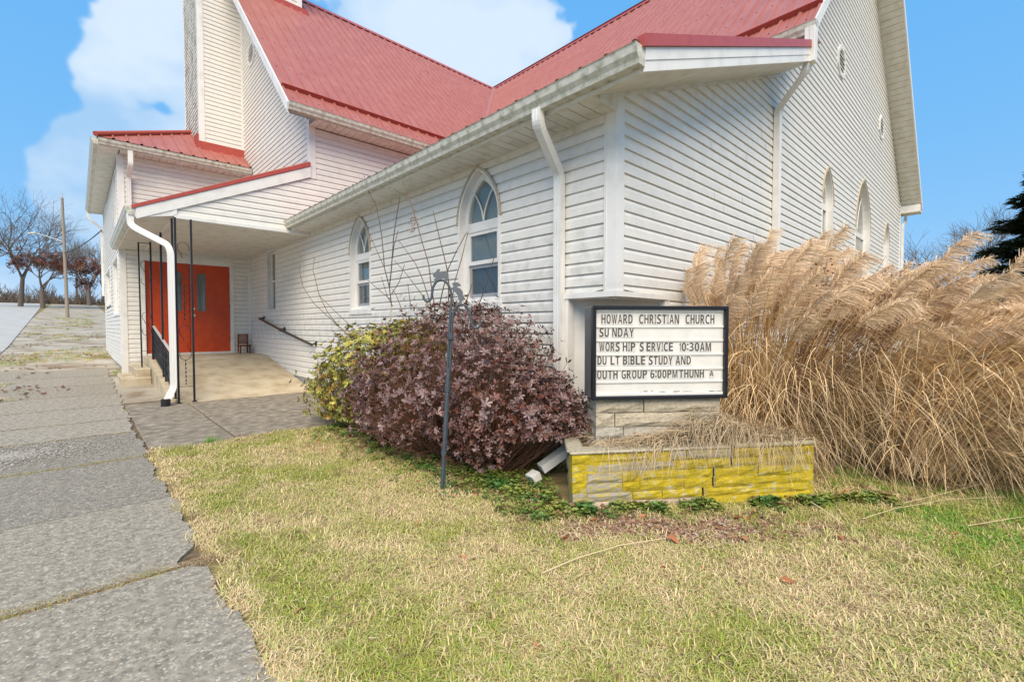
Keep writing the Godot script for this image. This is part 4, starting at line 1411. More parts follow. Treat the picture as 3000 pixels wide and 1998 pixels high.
func make_small_porch_things() -> void:
	# pipe handrail on the side wall
	var a := P(-0.09, 0.19, -9.72)
	var m := P(-0.09, -0.065, -8.2)
	var b := P(-0.09, -0.33, -6.42)
	var h := thing("wall_handrail", "rusty pipe handrail bolted to the siding beside the ramp", "handrail", m)
	var mb := MB.new()
	mb.tube(PackedVector3Array([a - m, Vector3.ZERO]), 0.024, 0.024, 10)
	obj("pipe", mb, M.pipe_rust, h)
	mb = MB.new()
	mb.tube(PackedVector3Array([Vector3.ZERO, b - m]), 0.024, 0.024, 10)
	obj("pipe", mb, M.pipe_dark, h)
	mb = MB.new()
	mb.tube(PackedVector3Array([(a - m) * 0.03, (b - m) * 0.03]), 0.032, 0.032, 10)
	obj("coupling", mb, M.pipe_rust, h)
	for q in [a - m + Vector3(0, -0.012, 0.10), Vector3(0, 0, 0.05), b - m]:
		mb = MB.new()
		mb.tube(PackedVector3Array([q, q + Vector3(0.03, 0.02, 0), q + Vector3(0.085, 0.02, 0)]), 0.018, 0.018, 8)
		mb.tube(PackedVector3Array([q + Vector3(0.070, 0.02, 0), q + Vector3(0.082, 0.02, 0)]), 0.05, 0.05, 10)
		obj("bracket", mb, M.pipe_dark, h)
	# small wooden chair
	var c := thing("small_chair", "small brown slatted wooden chair beside the red doors", "chair", Vector3(-0.235, 0.56, -10.52))
	mb = MB.new()
	mb.cbox(Vector3(-0.13, 0.165, -0.10), Vector3(0.13, 0.20, 0.16), 0.006)
	obj("seat", mb, M.chair_wood, c)
	for x in [-0.115, 0.085]:
		for z in [-0.10, 0.115]:
			mb = MB.new()
			mb.cbox(Vector3(x, 0.0, z), Vector3(x + 0.03, 0.165 if z > 0.0 else 0.46, z + 0.03), 0.004)
			obj("leg", mb, M.chair_wood, c)
	for i in 5:
		mb = MB.new()
		mb.cbox(Vector3(-0.12, 0.225 + i * 0.049, -0.07), Vector3(0.12, 0.225 + i * 0.049 + 0.036, -0.055), 0.004)
		obj("back_slat", mb, M.chair_wood, c)
	# corrugated drain under the white downspout
	var d := thing("drain_pipe", "black corrugated drain pipe end under the white downspout", "pipe", Vector3(-2.25, 0.02, -6.33))
	mb = MB.new()
	for i in 5:
		mb.tube(PackedVector3Array([Vector3(0, i * 0.022, 0), Vector3(0, i * 0.022 + 0.011, 0), Vector3(0, i * 0.022 + 0.013, 0)]), 0.062, 0.062, 14)
		mb.tube(PackedVector3Array([Vector3(0, i * 0.022 + 0.011, 0), Vector3(0, i * 0.022 + 0.022, 0)]), 0.052, 0.052, 14)
	obj("collar", mb, M.plastic_black, d)
	# white downspout boot lying by the planter
	var k := thing("downspout_end", "white ribbed downspout offcut lying in the ground cover by the planter", "pipe", Vector3(-0.58, 0.10, -0.27))
	mb = MB.new()
	var pr := PackedVector2Array([Vector2(-0.045, -0.032), Vector2(0.045, -0.032), Vector2(0.045, 0.032), Vector2(-0.045, 0.032)])
	mb.sweep(pr, PackedVector3Array([Vector3(0.0, 0.0, 0.0), Vector3(0.24, 0.145, 0.10)]), Vector3.UP)
	obj("pipe", mb, M.white_pipe, k)
	mb = MB.new()
	mb.sweep(pr, PackedVector3Array([Vector3(-0.12, -0.06, 0.0), Vector3(-0.05, -0.03, 0.01)]), Vector3.UP)
	obj("pipe_tip", mb, M.white_pipe, k)


# ------------------------------------------------------------------ sign, pier and planter
var SE := Vector3(0.80, 0, 0.60)
var SN := Vector3(-0.60, 0, 0.80)

func make_sign() -> void:
	var pl := Vector3(-0.587, H - 0.512, 0.228)
	var w := 0.994
	var tall := 0.657
	var s := thing("letter_board_sign", "black framed letter board sign reading HOWARD CHRISTIAN CHURCH on a stone pier", "sign", pl)
	var x := Transform3D(Basis(SE, Vector3.UP, SN), Vector3.ZERO)
	var dp := 0.235
	var mb := MB.new()
	mb.cbox(Vector3(0.004, 0.004, -dp), Vector3(w - 0.004, tall - 0.004, -0.05), 0.004, x)
	obj("cabinet", mb, M.sign_side, s)
	var fr := 0.024
	for q in [[0.0, 0.0, w, fr], [0.0, tall - fr, w, tall], [0.0, fr, fr, tall - fr], [w - fr, fr, w, tall - fr]]:
		mb = MB.new()
		mb.cbox(Vector3(q[0], q[1], -0.055), Vector3(q[2], q[3], 0.0), 0.003, x)
		obj("frame", mb, M.sign_black, s)
	mb = MB.new()
	mb.box(Vector3(fr, fr, -0.05), Vector3(w - fr, tall - fr, -0.032), x)
	var face := obj("face", mb, M.sign_face, s)
	var fo := pl + SN * -0.032
	var up_px := func(px: float, py: float) -> Vector3:   # zoom pixel of the photograph -> place on the face
		var q := on_plane(1650.0 + px * 0.26790, 830.0 + py * 0.26790, fo, SN) - fo
		return Vector3(q.dot(SE), q.y, 0)
	for yy in [[475, 487], [628, 637], [778, 788], [932, 951], [1086, 1075]]:
		var a: Vector3 = up_px.call(345, yy[0])
		var b: Vector3 = up_px.call(1755, yy[1])
		mb = MB.new()
		var yv: float = (a.y + b.y) * 0.5
		mb.cbox(Vector3(fr, yv - 0.004, -0.032), Vector3(w - fr, yv + 0.013, -0.024), 0.002, x)
		obj("letter_track", mb, M.sign_face, face)
	# bottom and top ledges, chipped
	mb = MB.new()
	mb.cbox(Vector3(fr, fr, -0.032), Vector3(w - fr, fr + 0.022, -0.02), 0.003, x)
	mb.cbox(Vector3(fr, tall - fr - 0.02, -0.032), Vector3(w - fr, tall - fr, -0.022), 0.003, x)
	obj("ledge", mb, M.sign_face, face)
	var font := SystemFont.new()
	font.font_names = PackedStringArray(["Droid Sans"])
	font.font_weight = 700
	var rows := [
		[340, 440, 344, 444, [["HOWARD", 412, 750], ["CHRISTIAN", 825, 1258], ["CHURCH", 1333, 1645]]],
		[488, 585, 495, 590, [["SU", 390, 490], ["NDAY", 530, 765]]],
		[645, 742, 648, 740, [["WORS", 388, 610], ["HIP", 645, 780], ["S", 832, 872], ["ERVICE", 905, 1192], ["10:30AM", 1266, 1610]]],
		[795, 890, 797, 887, [["DU", 370, 465], ["LT", 512, 608], ["BIBLE", 648, 888], ["STUDY", 930, 1187], ["AND", 1225, 1388]]],
		[950, 1046, 942, 1028, [["OUTH", 365, 587], ["GROUP", 632, 908], ["6:00PM", 948, 1242], ["THUNH", 1262, 1530], ["A", 1596, 1634]]]]
	var cache := {}
	rng.seed = 40
	for r in rows:
		for word in r[4]:
			var txt: String = word[0]
			var units := 0.0
			for ch in txt: units += (0.42 if ch in "I:1" else (1.25 if ch in "WM" else 1.0))
			var pos: float = word[1]
			for ch in txt:
				var wd: float = (0.42 if ch in "I:1" else (1.25 if ch in "WM" else 1.0)) / units * (word[2] - word[1] + 14.0)
				var f: float = clampf((pos - 400.0) / 1200.0, 0.0, 1.0)
				var top: Vector3 = up_px.call(pos + wd * 0.5 - 4.0, lerpf(r[0], r[2], f))
				var bot: Vector3 = up_px.call(pos + wd * 0.5 - 4.0, lerpf(r[1], r[3], f))
				var lft: Vector3 = up_px.call(pos, r[1])
				var rgh: Vector3 = up_px.call(pos + wd, r[1])
				pos += wd
				if not cache.has(ch):
					var t := TextMesh.new()
					t.text = ch
					t.font = font
					t.font_size = 64
					t.pixel_size = 0.01
					t.depth = 0.05
					t.curve_step = 1.0
					cache[ch] = t
				var tm: TextMesh = cache[ch]
				var box := tm.get_aabb()
				var hgt := (top.y - bot.y)
				var wid := (rgh.x - lft.x) * (0.80 if not (ch in "I:1") else 0.58)
				var sy := hgt / 0.457
				var sx := wid / maxf(box.size.x, 0.01)
				if ch == "A" and txt == "A":
					sy *= 0.7
				var cx := (lft.x + rgh.x) * 0.5
				var tile := MB.new()
				tile.box(Vector3(lft.x + 0.0008, bot.y - 0.008, -0.0318), Vector3(rgh.x - 0.0008, top.y + 0.007, -0.0295), x)
				var tl := obj("letter_tile", tile, M.letter_tile if rng.randf() < 0.6 else M.letter_tile_b, s)
				var cy := (top.y + bot.y) * 0.5
				var o := obj("letter", tm, M.letter if rng.randf() < 0.7 else M.letter_b, tl)
				var bs := Basis(SE * sx, Vector3.UP * sy, SN * 0.02)
				var mid := Vector3(box.position.x + box.size.x * 0.5, box.position.y + box.size.y * 0.5, 0)
				o.transform = Transform3D(bs, SE * cx + Vector3.UP * cy + SN * -0.0288 - bs * mid)
	# worn specks along the bottom ledge
	mb = MB.new()
	for i in 26:
		var px := rng.randf_range(820, 1740)
		var q: Vector3 = up_px.call(px, 1178.0 + rng.randf_range(0, 14))
		mb.box(Vector3(q.x, q.y, -0.032), Vector3(q.x + rng.randf_range(0.004, 0.05), q.y + rng.randf_range(0.0015, 0.005), -0.0313), x)
	obj("scratches", mb, M.letter_b, face).set_meta("kind", "stuff")

func stone_mesh(sz: Vector3, bulge: float) -> MB:
	# rock-faced block: front face (+z) broken into a small lumpy grid
	var mb := MB.new()
	var nx := 5 if sz.x > 0.2 else 3
	var ny := 3
	var g := []
	for j in ny + 1:
		var row := []
		for i in nx + 1:
			var e := (i == 0 or i == nx or j == 0 or j == ny)
			var u := float(i) / nx
			var v := float(j) / ny
			var q := Vector3((u - 0.5) * sz.x, (v - 0.5) * sz.y, sz.z * 0.5)
			if e: q.z -= bulge * rng.randf_range(0.5, 0.9)
			else: q += Vector3(rng.randf_range(-0.012, 0.012), rng.randf_range(-0.006, 0.006), rng.randf_range(-0.4, 0.5) * bulge)
			if i > 0 and i < nx and (j == 0 or j == ny): q.y += rng.randf_range(-0.003, 0.003)
			row.append(q)
		g.append(row)
	for j in ny:
		for i in nx:
			mb.quad(g[j][i], g[j + 1][i], g[j + 1][i + 1], g[j][i + 1])
	var back := -sz.z * 0.5
	for i in nx:
		for j in [0, ny]:
			var a: Vector3 = g[j][i]
			var b: Vector3 = g[j][i + 1]
			mb.quad(a, b, Vector3(b.x, b.y, back), Vector3(a.x, a.y, back))
	for j in ny:
		for i in [0, nx]:
			var a: Vector3 = g[j][i]
			var b: Vector3 = g[j + 1][i]
			mb.quad(a, b, Vector3(b.x, b.y, back), Vector3(a.x, a.y, back))
	return mb

func stone_face(parent: Node3D, o: Vector3, u: Vector3, n: Vector3, length: float, courses: Array, kinds: Callable, thick := 0.09, bulge := 0.014, gap := 0.007, crack := []) -> void:
	# courses: [height, [fractions where stones end]]
	var y := 0.0
	for ci in courses.size():
		var h: float = courses[ci][0]
		var prev := 0.0
		var ends: Array = courses[ci][1].duplicate()
		ends.append(1.0)
		for e in ends:
			var sz := Vector3((e - prev) * length - gap, h - gap * 0.85, thick)
			var shift := 0.0
			if crack.size() > ci:
				if absf(e - crack[ci]) < 0.004:
					sz.x -= 0.010
					shift = -0.005
				if absf(prev - crack[ci]) < 0.004:
					sz.x -= 0.010
					shift = 0.005
			var mb := stone_mesh(sz, bulge)
			var c: Vector3 = o + u * ((prev + e) * 0.5 * length + shift) + Vector3.UP * (y + h * 0.5) - n * (thick * 0.5)
			var tilt := Basis(n.normalized(), rng.randf_range(-0.006, 0.006))
			obj("stone", mb, M[kinds.call(ci, prev)], parent, Transform3D(tilt * Basis(u, Vector3.UP, n), c + n * rng.randf_range(-0.004, 0.006)))
			prev = e
		y += h

func make_pier() -> void:
	rng.seed = 12
	var o := Vector3(-0.587, 0.30, 0.228) + SE * 0.035 - SN * 0.035
	var p := thing("stone_pier", "pale rough stone pier under the letter board sign", "pier", o)
	var mb := MB.new()
	mb.box(Vector3(0.02, -0.1, -0.26), Vector3(0.90, 0.385, -0.03), Transform3D(Basis(SE, Vector3.UP, SN), Vector3.ZERO))
	obj("core", mb, M.mortar, p)
	var pick := func(_c, _e): return "stone_tan" if rng.randf() < 0.55 else "stone_grey"
	stone_face(p, Vector3(0, -0.005, 0), SE, SN, 0.925, [[0.10, [0.5]], [0.095, [0.22]], [0.10, [0.15, 0.78]], [0.095, [0.38]]], pick)
	stone_face(p, -SN * 0.27, SN, -SE, 0.26, [[0.10, []], [0.095, [0.5]], [0.10, []], [0.095, [0.6]]], pick)

func make_planter() -> void:
	rng.seed = 5
	var a := Vector3(-0.835, 0.0, 0.257)
	var b := Vector3(0.50, 0.0, 1.30)
	var u := (b - a).normalized()
	var n := Vector3(-u.z, 0, u.x)
	var length := (b - a).length()
	var p := thing("stone_planter", "low stone planter wall covered in yellow lichen with a stepped crack", "planter", a - Vector3(0, 0.025, 0))
	p.basis = Basis(n, 0.018)
	# core, split where the crack runs
	var mb := MB.new()
	var x := Transform3D(Basis(u, Vector3.UP, n), Vector3.ZERO)
	var crack := [0.525, 0.53, 0.572, 0.575, 0.65, 0.652]
	var tops := [0.065, 0.125, 0.191, 0.257, 0.323, 0.383]
	for i in 6:
		var lo: float = -0.08 if i == 0 else tops[i - 1]
		mb.box(Vector3(0.01, lo, -0.15), Vector3(length * crack[i] - 0.008, tops[i], -0.009), x)
		mb.box(Vector3(length * crack[i] + 0.008, lo, -0.15), Vector3(length - 0.02, tops[i], -0.009), x)
	obj("core", mb, M.lichen, p)
	var pick := func(c: int, e: float) -> String:
		if c == 0: return "stone_pink" if e < 0.5 else "lichen"
		if (c == 4 and e > 0.05 and e < 0.1) or (c == 2 and e > 0.05 and e < 0.1) or (c == 3 and e > 0.05 and e < 0.1): return "stone_part"
		if c == 5 and e > 0.35 and e < 0.5: return "stone_part"
		if c == 1 and e < 0.1: return "stone_part"
		return "lichen"
	var courses := [[0.065, [0.05, 0.31, 0.525]], [0.06, [0.06, 0.24, 0.36, 0.53, 0.76]], [0.066, [0.055, 0.20, 0.27, 0.45, 0.572, 0.74, 0.86]], [0.066, [0.06, 0.20, 0.26, 0.52, 0.575, 0.76, 0.9]], [0.066, [0.055, 0.42, 0.55, 0.65, 0.8]], [0.062, [0.07, 0.40, 0.46, 0.652, 0.77, 0.9]]]
	var keep := rng.state
	stone_face(p, Vector3.ZERO, u, n, length, courses, pick, 0.09, 0.009, 0.005, crack)
	# old filler clinging to one lip of the crack
	mb = MB.new()
	for i in 6:
		var lo: float = 0.02 if i == 0 else tops[i - 1]
		var xx: float = crack[i] * length + 0.006
		var pp := PackedVector3Array()
		for k in 5:
			pp.append(u * (xx + rng.randf_range(-0.002, 0.003)) + Vector3.UP * lerpf(lo, tops[i], k / 4.0) - n * rng.randf_range(0.004, 0.010))
		mb.tube(pp, 0.005, 0.004, 5)
	obj("crack_filler", mb, M.mortar, p)
	# right end and left side
	var bk := Vector3(0.72, 0, -0.69).normalized()
	stone_face(p, Vector3(0.0, 0, 0.0) + bk * 0.62, -bk, Vector3(-0.69, 0, -0.72), 0.60, [[0.125, []], [0.13, [0.5]], [0.13, []]], func(_c, _e): return "stone_grey")
	stone_face(p, (b - a) + Vector3(-0.01, 0, 0), bk, Vector3(0.69, 0, 0.72), 0.5, [[0.125, []], [0.13, [0.5]], [0.13, []]], func(_c, _e): return "lichen")
	# mortar cap along the top
	mb = MB.new()
	mb.cbox(Vector3(-0.012, 0.384, -0.13), Vector3(length * 0.30, 0.405, 0.008), 0.008, x)
	obj("cap", mb, M.mortar, p)
	mb = MB.new()
	mb.cbox(Vector3(length * 0.302, 0.382, -0.13), Vector3(length * 0.647, 0.402, 0.004), 0.008, x)
	obj("cap", mb, M.mortar, p)
	mb = MB.new()
	mb.cbox(Vector3(length * 0.665, 0.384, -0.13), Vector3(length + 0.008, 0.412, 0.006), 0.008, x)
	obj("cap", mb, M.stone_part, p)
	mb = MB.new()
	mb.cbox(Vector3(-0.10, 0.385, 0.02), Vector3(0.01, 0.404, 0.6), 0.008, Transform3D(Basis(Vector3(0.69, 0, 0.72), Vector3.UP, bk), bk * 0.02 + Vector3(0.05, 0, 0.05)))
	obj("cap", mb, M.mortar, p)
	# soil inside
	mb = MB.new()
	var s0 := Vector3(0, 0.355, 0) - n * 0.1
	mb.quad(s0, s0 + bk * 0.6, (b - a) + s0 + bk * 0.7, (b - a) + s0)
	obj("soil", mb, M.soil, p)
	# dead stems fallen over the soil
	rng.seed = 8
	mb = MB.new()
	for i in 3800:
		var t := pow(rng.randf(), 0.7)
		var q := (b - a) * lerpf(0.12, 1.0, t) + bk * rng.randf_range(0.02, 0.55)
		q.y = 0.37 + rng.randf_range(0.0, 0.05) + 0.20 * exp(-pow((t - 0.55) / 0.2, 2.0)) * rng.randf()
		var dir := (u * rng.randf_range(-1, 1) + n * rng.randf_range(-0.3, 0.9)).normalized()
		var ln := rng.randf_range(0.08, 0.30)
		var pp := PackedVector3Array()
		for k in 4:
			var tt := k / 3.0
			pp.append(q + dir * ln * tt + Vector3.UP * (0.05 * sin(tt * PI) * rng.randf() + 0.01) - Vector3.UP * (0.16 * tt * tt if (q + dir * ln * tt).dot(n) > -0.03 else 0.0))
		var g := rng.randf_range(0.6, 1.15)
		mb.ink(Color(0.52 * g, 0.40 * g, 0.25 * g))
		mb.ribbon(pp, rng.randf_range(0.003, 0.006), 0.001, Vector3(-dir.z, 0.4, dir.x).normalized())
	obj("dead_straw", mb, M.straw, p).set_meta("kind", "stuff")
	# one green leaf
	mb = MB.new()
	for s in 5:
		var q := (b - a) * 0.74 + bk * 0.3 + Vector3(0.015 * s, 0.40, 0.01 * s)
		var dir := Vector3(-0.6 + 0.3 * s, 0.35, 0.4).normalized()
		mb.ink(Color(0.07, 0.24, 0.03))
		mb.ribbon(PackedVector3Array([q, q + dir * 0.05, q + dir * 0.10 - Vector3.UP * 0.012]), 0.045, 0.002, Vector3(0.5, 0.2, 0.8).normalized())
	var gl := obj("leafy_weed", mb, M.leaves)
	tag(gl, "bright green leafy weed growing among straw in the stone planter", "weed")
	gl.position = a


# ------------------------------------------------------------------ shepherd hook
func make_hook() -> void:
	var o := Vector3(-1.2756, 0.0, -0.6152)
	var h := thing("shepherd_hook", "blue grey steel shepherd hook with two rabbit cutouts before the purple bush", "plant hook", o)
	var U := rgt
	var path := func(pts: Array, off: float) -> PackedVector3Array:
		var a := PackedVector3Array()
		var cv := Curve3D.new()
		for i in pts.size():
			var q: Array = pts[i]
			var prev: Array = pts[maxi(i - 1, 0)]
			var next: Array = pts[mini(i + 1, pts.size() - 1)]
			var t := Vector3((next[0] - prev[0]) / 6.0, (next[1] - prev[1]) / 6.0, 0)
			if i < 2: t = Vector3.ZERO
			cv.add_point(Vector3(q[0], q[1], 0), -t, t)
		cv.bake_interval = 0.012
		for q in cv.get_baked_points():
			a.append(U * q.x + Vector3.UP * q.y + fwd * off)
		return a
	var mb := MB.new()
	var bar := PackedVector2Array([Vector2(-0.008, -0.008), Vector2(0.008, -0.008), Vector2(0.008, 0.008), Vector2(-0.008, 0.008)])
	mb.tube(path.call([[0.0, -0.05], [0.072, 1.25], [0.08, 1.34], [0.084, 1.41], [0.075, 1.47], [0.05, 1.515], [0.015, 1.535], [-0.02, 1.525], [-0.045, 1.49], [-0.054, 1.45], [-0.06, 1.41], [-0.078, 1.384], [-0.10, 1.383], [-0.115, 1.402], [-0.119, 1.428]], 0.0), 0.0088, 0.0088, 8)
	obj("tall_rod", mb, M.hook_steel, h)
	mb = MB.new()
	mb.tube(path.call([[0.018, -0.05], [0.084, 1.20], [0.088, 1.25], [0.099, 1.305], [0.125, 1.348], [0.155, 1.36], [0.188, 1.348], [0.212, 1.312], [0.222, 1.262], [0.230, 1.215], [0.25, 1.192], [0.272, 1.192], [0.288, 1.208], [0.294, 1.233]], 0.004), 0.0088, 0.0088, 8)
	obj("short_rod", mb, M.hook_steel, h)
	mb = MB.new()
	mb.sweep(bar, PackedVector3Array([U * 0.006 + Vector3.UP * -0.05 - fwd * 0.010, U * 0.062 + Vector3.UP * 0.90 - fwd * 0.010]), fwd)
	obj("ground_stake", mb, M.hook_steel, h)
	for y in [0.28, 0.75, 1.13]:
		mb = MB.new()
		var c: Vector3 = U * (0.008 + y * 0.0585) + Vector3.UP * y
		mb.tube(PackedVector3Array([c - Vector3.UP * 0.02, c + Vector3.UP * 0.02]), 0.021, 0.021, 8)
		obj("weld", mb, M.hook_steel, h)
	var dist := (o - cam_pos).dot(fwd)
	var rab := [[[330, 230], [345, 195], [375, 180], [395, 145], [425, 135], [440, 150], [425, 180], [405, 205], [430, 180], [470, 168], [510, 175], [535, 195], [555, 195], [558, 225], [545, 245], [560, 270], [555, 295], [520, 300], [500, 280], [470, 272], [440, 285], [410, 280], [375, 305], [345, 305], [350, 285], [375, 270], [350, 260]],
		[[610, 345], [640, 330], [690, 332], [725, 355], [740, 388], [710, 385], [680, 390], [690, 405], [730, 420], [760, 460], [768, 510], [785, 545], [780, 585], [755, 600], [745, 640], [725, 630], [700, 570], [690, 520], [660, 480], [625, 450], [600, 430], [592, 410], [615, 405], [630, 385], [612, 365]]]
	for r in rab:
		var pr := PackedVector2Array()
		for q in r:
			var d := ray(1200.0 + q[0] * 0.20408, 760.0 + q[1] * 0.20408)
			var pt: Vector3 = cam_pos + d * (dist / d.dot(fwd)) - o
			pr.append(Vector2(pt.dot(U), pt.y))
		mb = MB.new()
		var ids := Geometry2D.triangulate_polygon(pr)
		for s in [-0.002, 0.002]:
			for i in range(0, ids.size(), 3):
				mb.tri(U * pr[ids[i]].x + Vector3.UP * pr[ids[i]].y + fwd * s, U * pr[ids[i + 1]].x + Vector3.UP * pr[ids[i + 1]].y + fwd * s, U * pr[ids[i + 2]].x + Vector3.UP * pr[ids[i + 2]].y + fwd * s)
		for i in pr.size():
			var j := (i + 1) % pr.size()
			mb.quad(U * pr[i].x + Vector3.UP * pr[i].y - fwd * 0.002, U * pr[j].x + Vector3.UP * pr[j].y - fwd * 0.002, U * pr[j].x + Vector3.UP * pr[j].y + fwd * 0.002, U * pr[i].x + Vector3.UP * pr[i].y + fwd * 0.002)
		obj("rabbit_cutout", mb, M.rabbit_grey, h)


# ------------------------------------------------------------------ shrubs
func whorl(n: int, ln: float, wd: float, droop: float, ca: Color, cb: Color) -> MB:
	var mb := MB.new()
	for i in n:
		var a := TAU * i / n + rng.randf_range(-0.35, 0.35)
		var el := rng.randf_range(0.15, 0.85)
		var d := Vector3(cos(a) * cos(el), sin(el), sin(a) * cos(el))
		var s := Vector3(-sin(a), 0, cos(a))
		var l := ln * rng.randf_range(0.7, 1.15)
		var w := wd * rng.randf_range(0.8, 1.15)
		var cup := Vector3.UP * w * 0.16
		var spine := []
		var half := [0.12, 0.36, 0.5, 0.36, 0.0]
		var ts := [0.08, 0.38, 0.68, 0.90, 1.0]
		for k in 5:
			spine.append(d * l * ts[k] - Vector3.UP * droop * l * ts[k] * ts[k])
		mb.ink(ca.lerp(cb, rng.randf()))
		for k in 4:
			var a0: Vector3 = spine[k]
			var a1: Vector3 = spine[k + 1]
			var e0: Vector3 = s * w * half[k] + cup * half[k] * 2.0
			var e1: Vector3 = s * w * half[k + 1] + cup * half[k + 1] * 2.0
			var f0: Vector3 = -s * w * half[k] + cup * half[k] * 2.0
			var f1: Vector3 = -s * w * half[k + 1] + cup * half[k + 1] * 2.0
			if k == 3:
				mb.tri(a0, a0 + e0, a1)
				mb.tri(a0, a1, a0 + f0)
			else:
				mb.quad(a0, a0 + e0, a1 + e1, a1)
				mb.quad(a0, a1, a1 + f1, a0 + f0)
	return mb

func shrub(called: String, label: String, at: Vector3, lobes: Array, variants: Array, count: int, tints: Array, stem: Color, named: int, low: float) -> Node3D:
	var s := thing(called, label, "shrub", at)
	var spots := []
	var tries := 0
	var nz := FastNoiseLite.new()
	nz.seed = 3
	nz.frequency = 1.6
	while spots.size() < count and tries < count * 40:
		tries += 1
		var l: Array = lobes[rng.randi() % lobes.size()]
		var c: Vector3 = l[0]
		var r: Vector3 = l[1]
		var d := Vector3(rng.randfn(), rng.randfn(), rng.randfn()).normalized()
		var depth := 1.0 - absf(rng.randfn(0.0, 0.20))
		if rng.randf() < 0.035: depth = rng.randf_range(1.03, 1.22)
		var k := 1.0 + nz.get_noise_3dv(d * 1.6 + c) * 0.32
		var p := c + Vector3(d.x * r.x, d.y * r.y, d.z * r.z) * depth * k
		var wp := p + at
		if wp.y < 0.38 and wp.z > -0.50 and wp.x > -0.92 and wp.z < 0.2 and called == "purple_shrub": continue
		if nz.get_noise_3dv((p + at) * 2.6) < -0.22 and rng.randf() < 0.85: continue
		if p.y < low + rng.randf() * 0.1 or p.x + at.x > -0.07: continue
		var inside := false
		for o in lobes:
			var e: Vector3 = (p - o[0]) / o[1]
			if o != l and e.length() < 0.72: inside = true
		if inside: continue
		var ax := (Vector3(d.x / r.x, d.y / r.y, d.z / r.z).normalized() + Vector3(rng.randf_range(-0.4, 0.4), rng.randf_range(0.1, 0.8), rng.randf_range(-0.4, 0.4))).normalized()
		var x := ax.cross(Vector3(0.3, 0.1, 0.9)).normalized()
		var sc := rng.randf_range(0.7, 1.4)
		spots.append([Transform3D(Basis(x, ax, x.cross(ax)).rotated(ax, rng.randf() * TAU).scaled(Vector3.ONE * sc), p), tints[rng.randi() % tints.size()], p + at])
	spots.sort_custom(func(a, b): return a[2].distance_squared_to(cam_pos) < b[2].distance_squared_to(cam_pos))
	var meshes := []
	for v in variants:
		meshes.append([])
		for t in tints:
			var mb := MB.new()
			mb.add(v, Transform3D.IDENTITY, t)
			meshes[-1].append(mb.mesh())
	var rest := []
	var cols := []
	for v in variants:
		rest.append([])
		cols.append([])
	for i in spots.size():
		var v := rng.randi() % variants.size()
		if i < named:
			obj("leaf_cluster", meshes[v][tints.find(spots[i][1])], M.leaves, s, spots[i][0])
		else:
			rest[v].append(spots[i][0])
			cols[v].append(spots[i][1])
	for v in variants.size():
		if rest[v].size(): many("foliage", variants[v], M.leaves, rest[v], cols[v], s)
	# stems to the leaf clusters
	var mb := MB.new()
	mb.ink(stem)
	for i in range(0, spots.size(), 4):
		var e: Vector3 = spots[i][0].origin
		var b := Vector3(e.x * 0.28 + rng.randf_range(-0.06, 0.06), low * 0.2, e.z * 0.55 + rng.randf_range(-0.1, 0.1))
		var m := b.lerp(e, 0.55) + Vector3(rng.randf_range(-0.08, 0.08), rng.randf_range(-0.05, 0.1), rng.randf_range(-0.08, 0.08))
		mb.tube(PackedVector3Array([b, m, e]), rng.randf_range(0.003, 0.007), 0.0015, 4, false)
	obj("stems", mb, M.twig, s).set_meta("kind", "stuff")
	return s

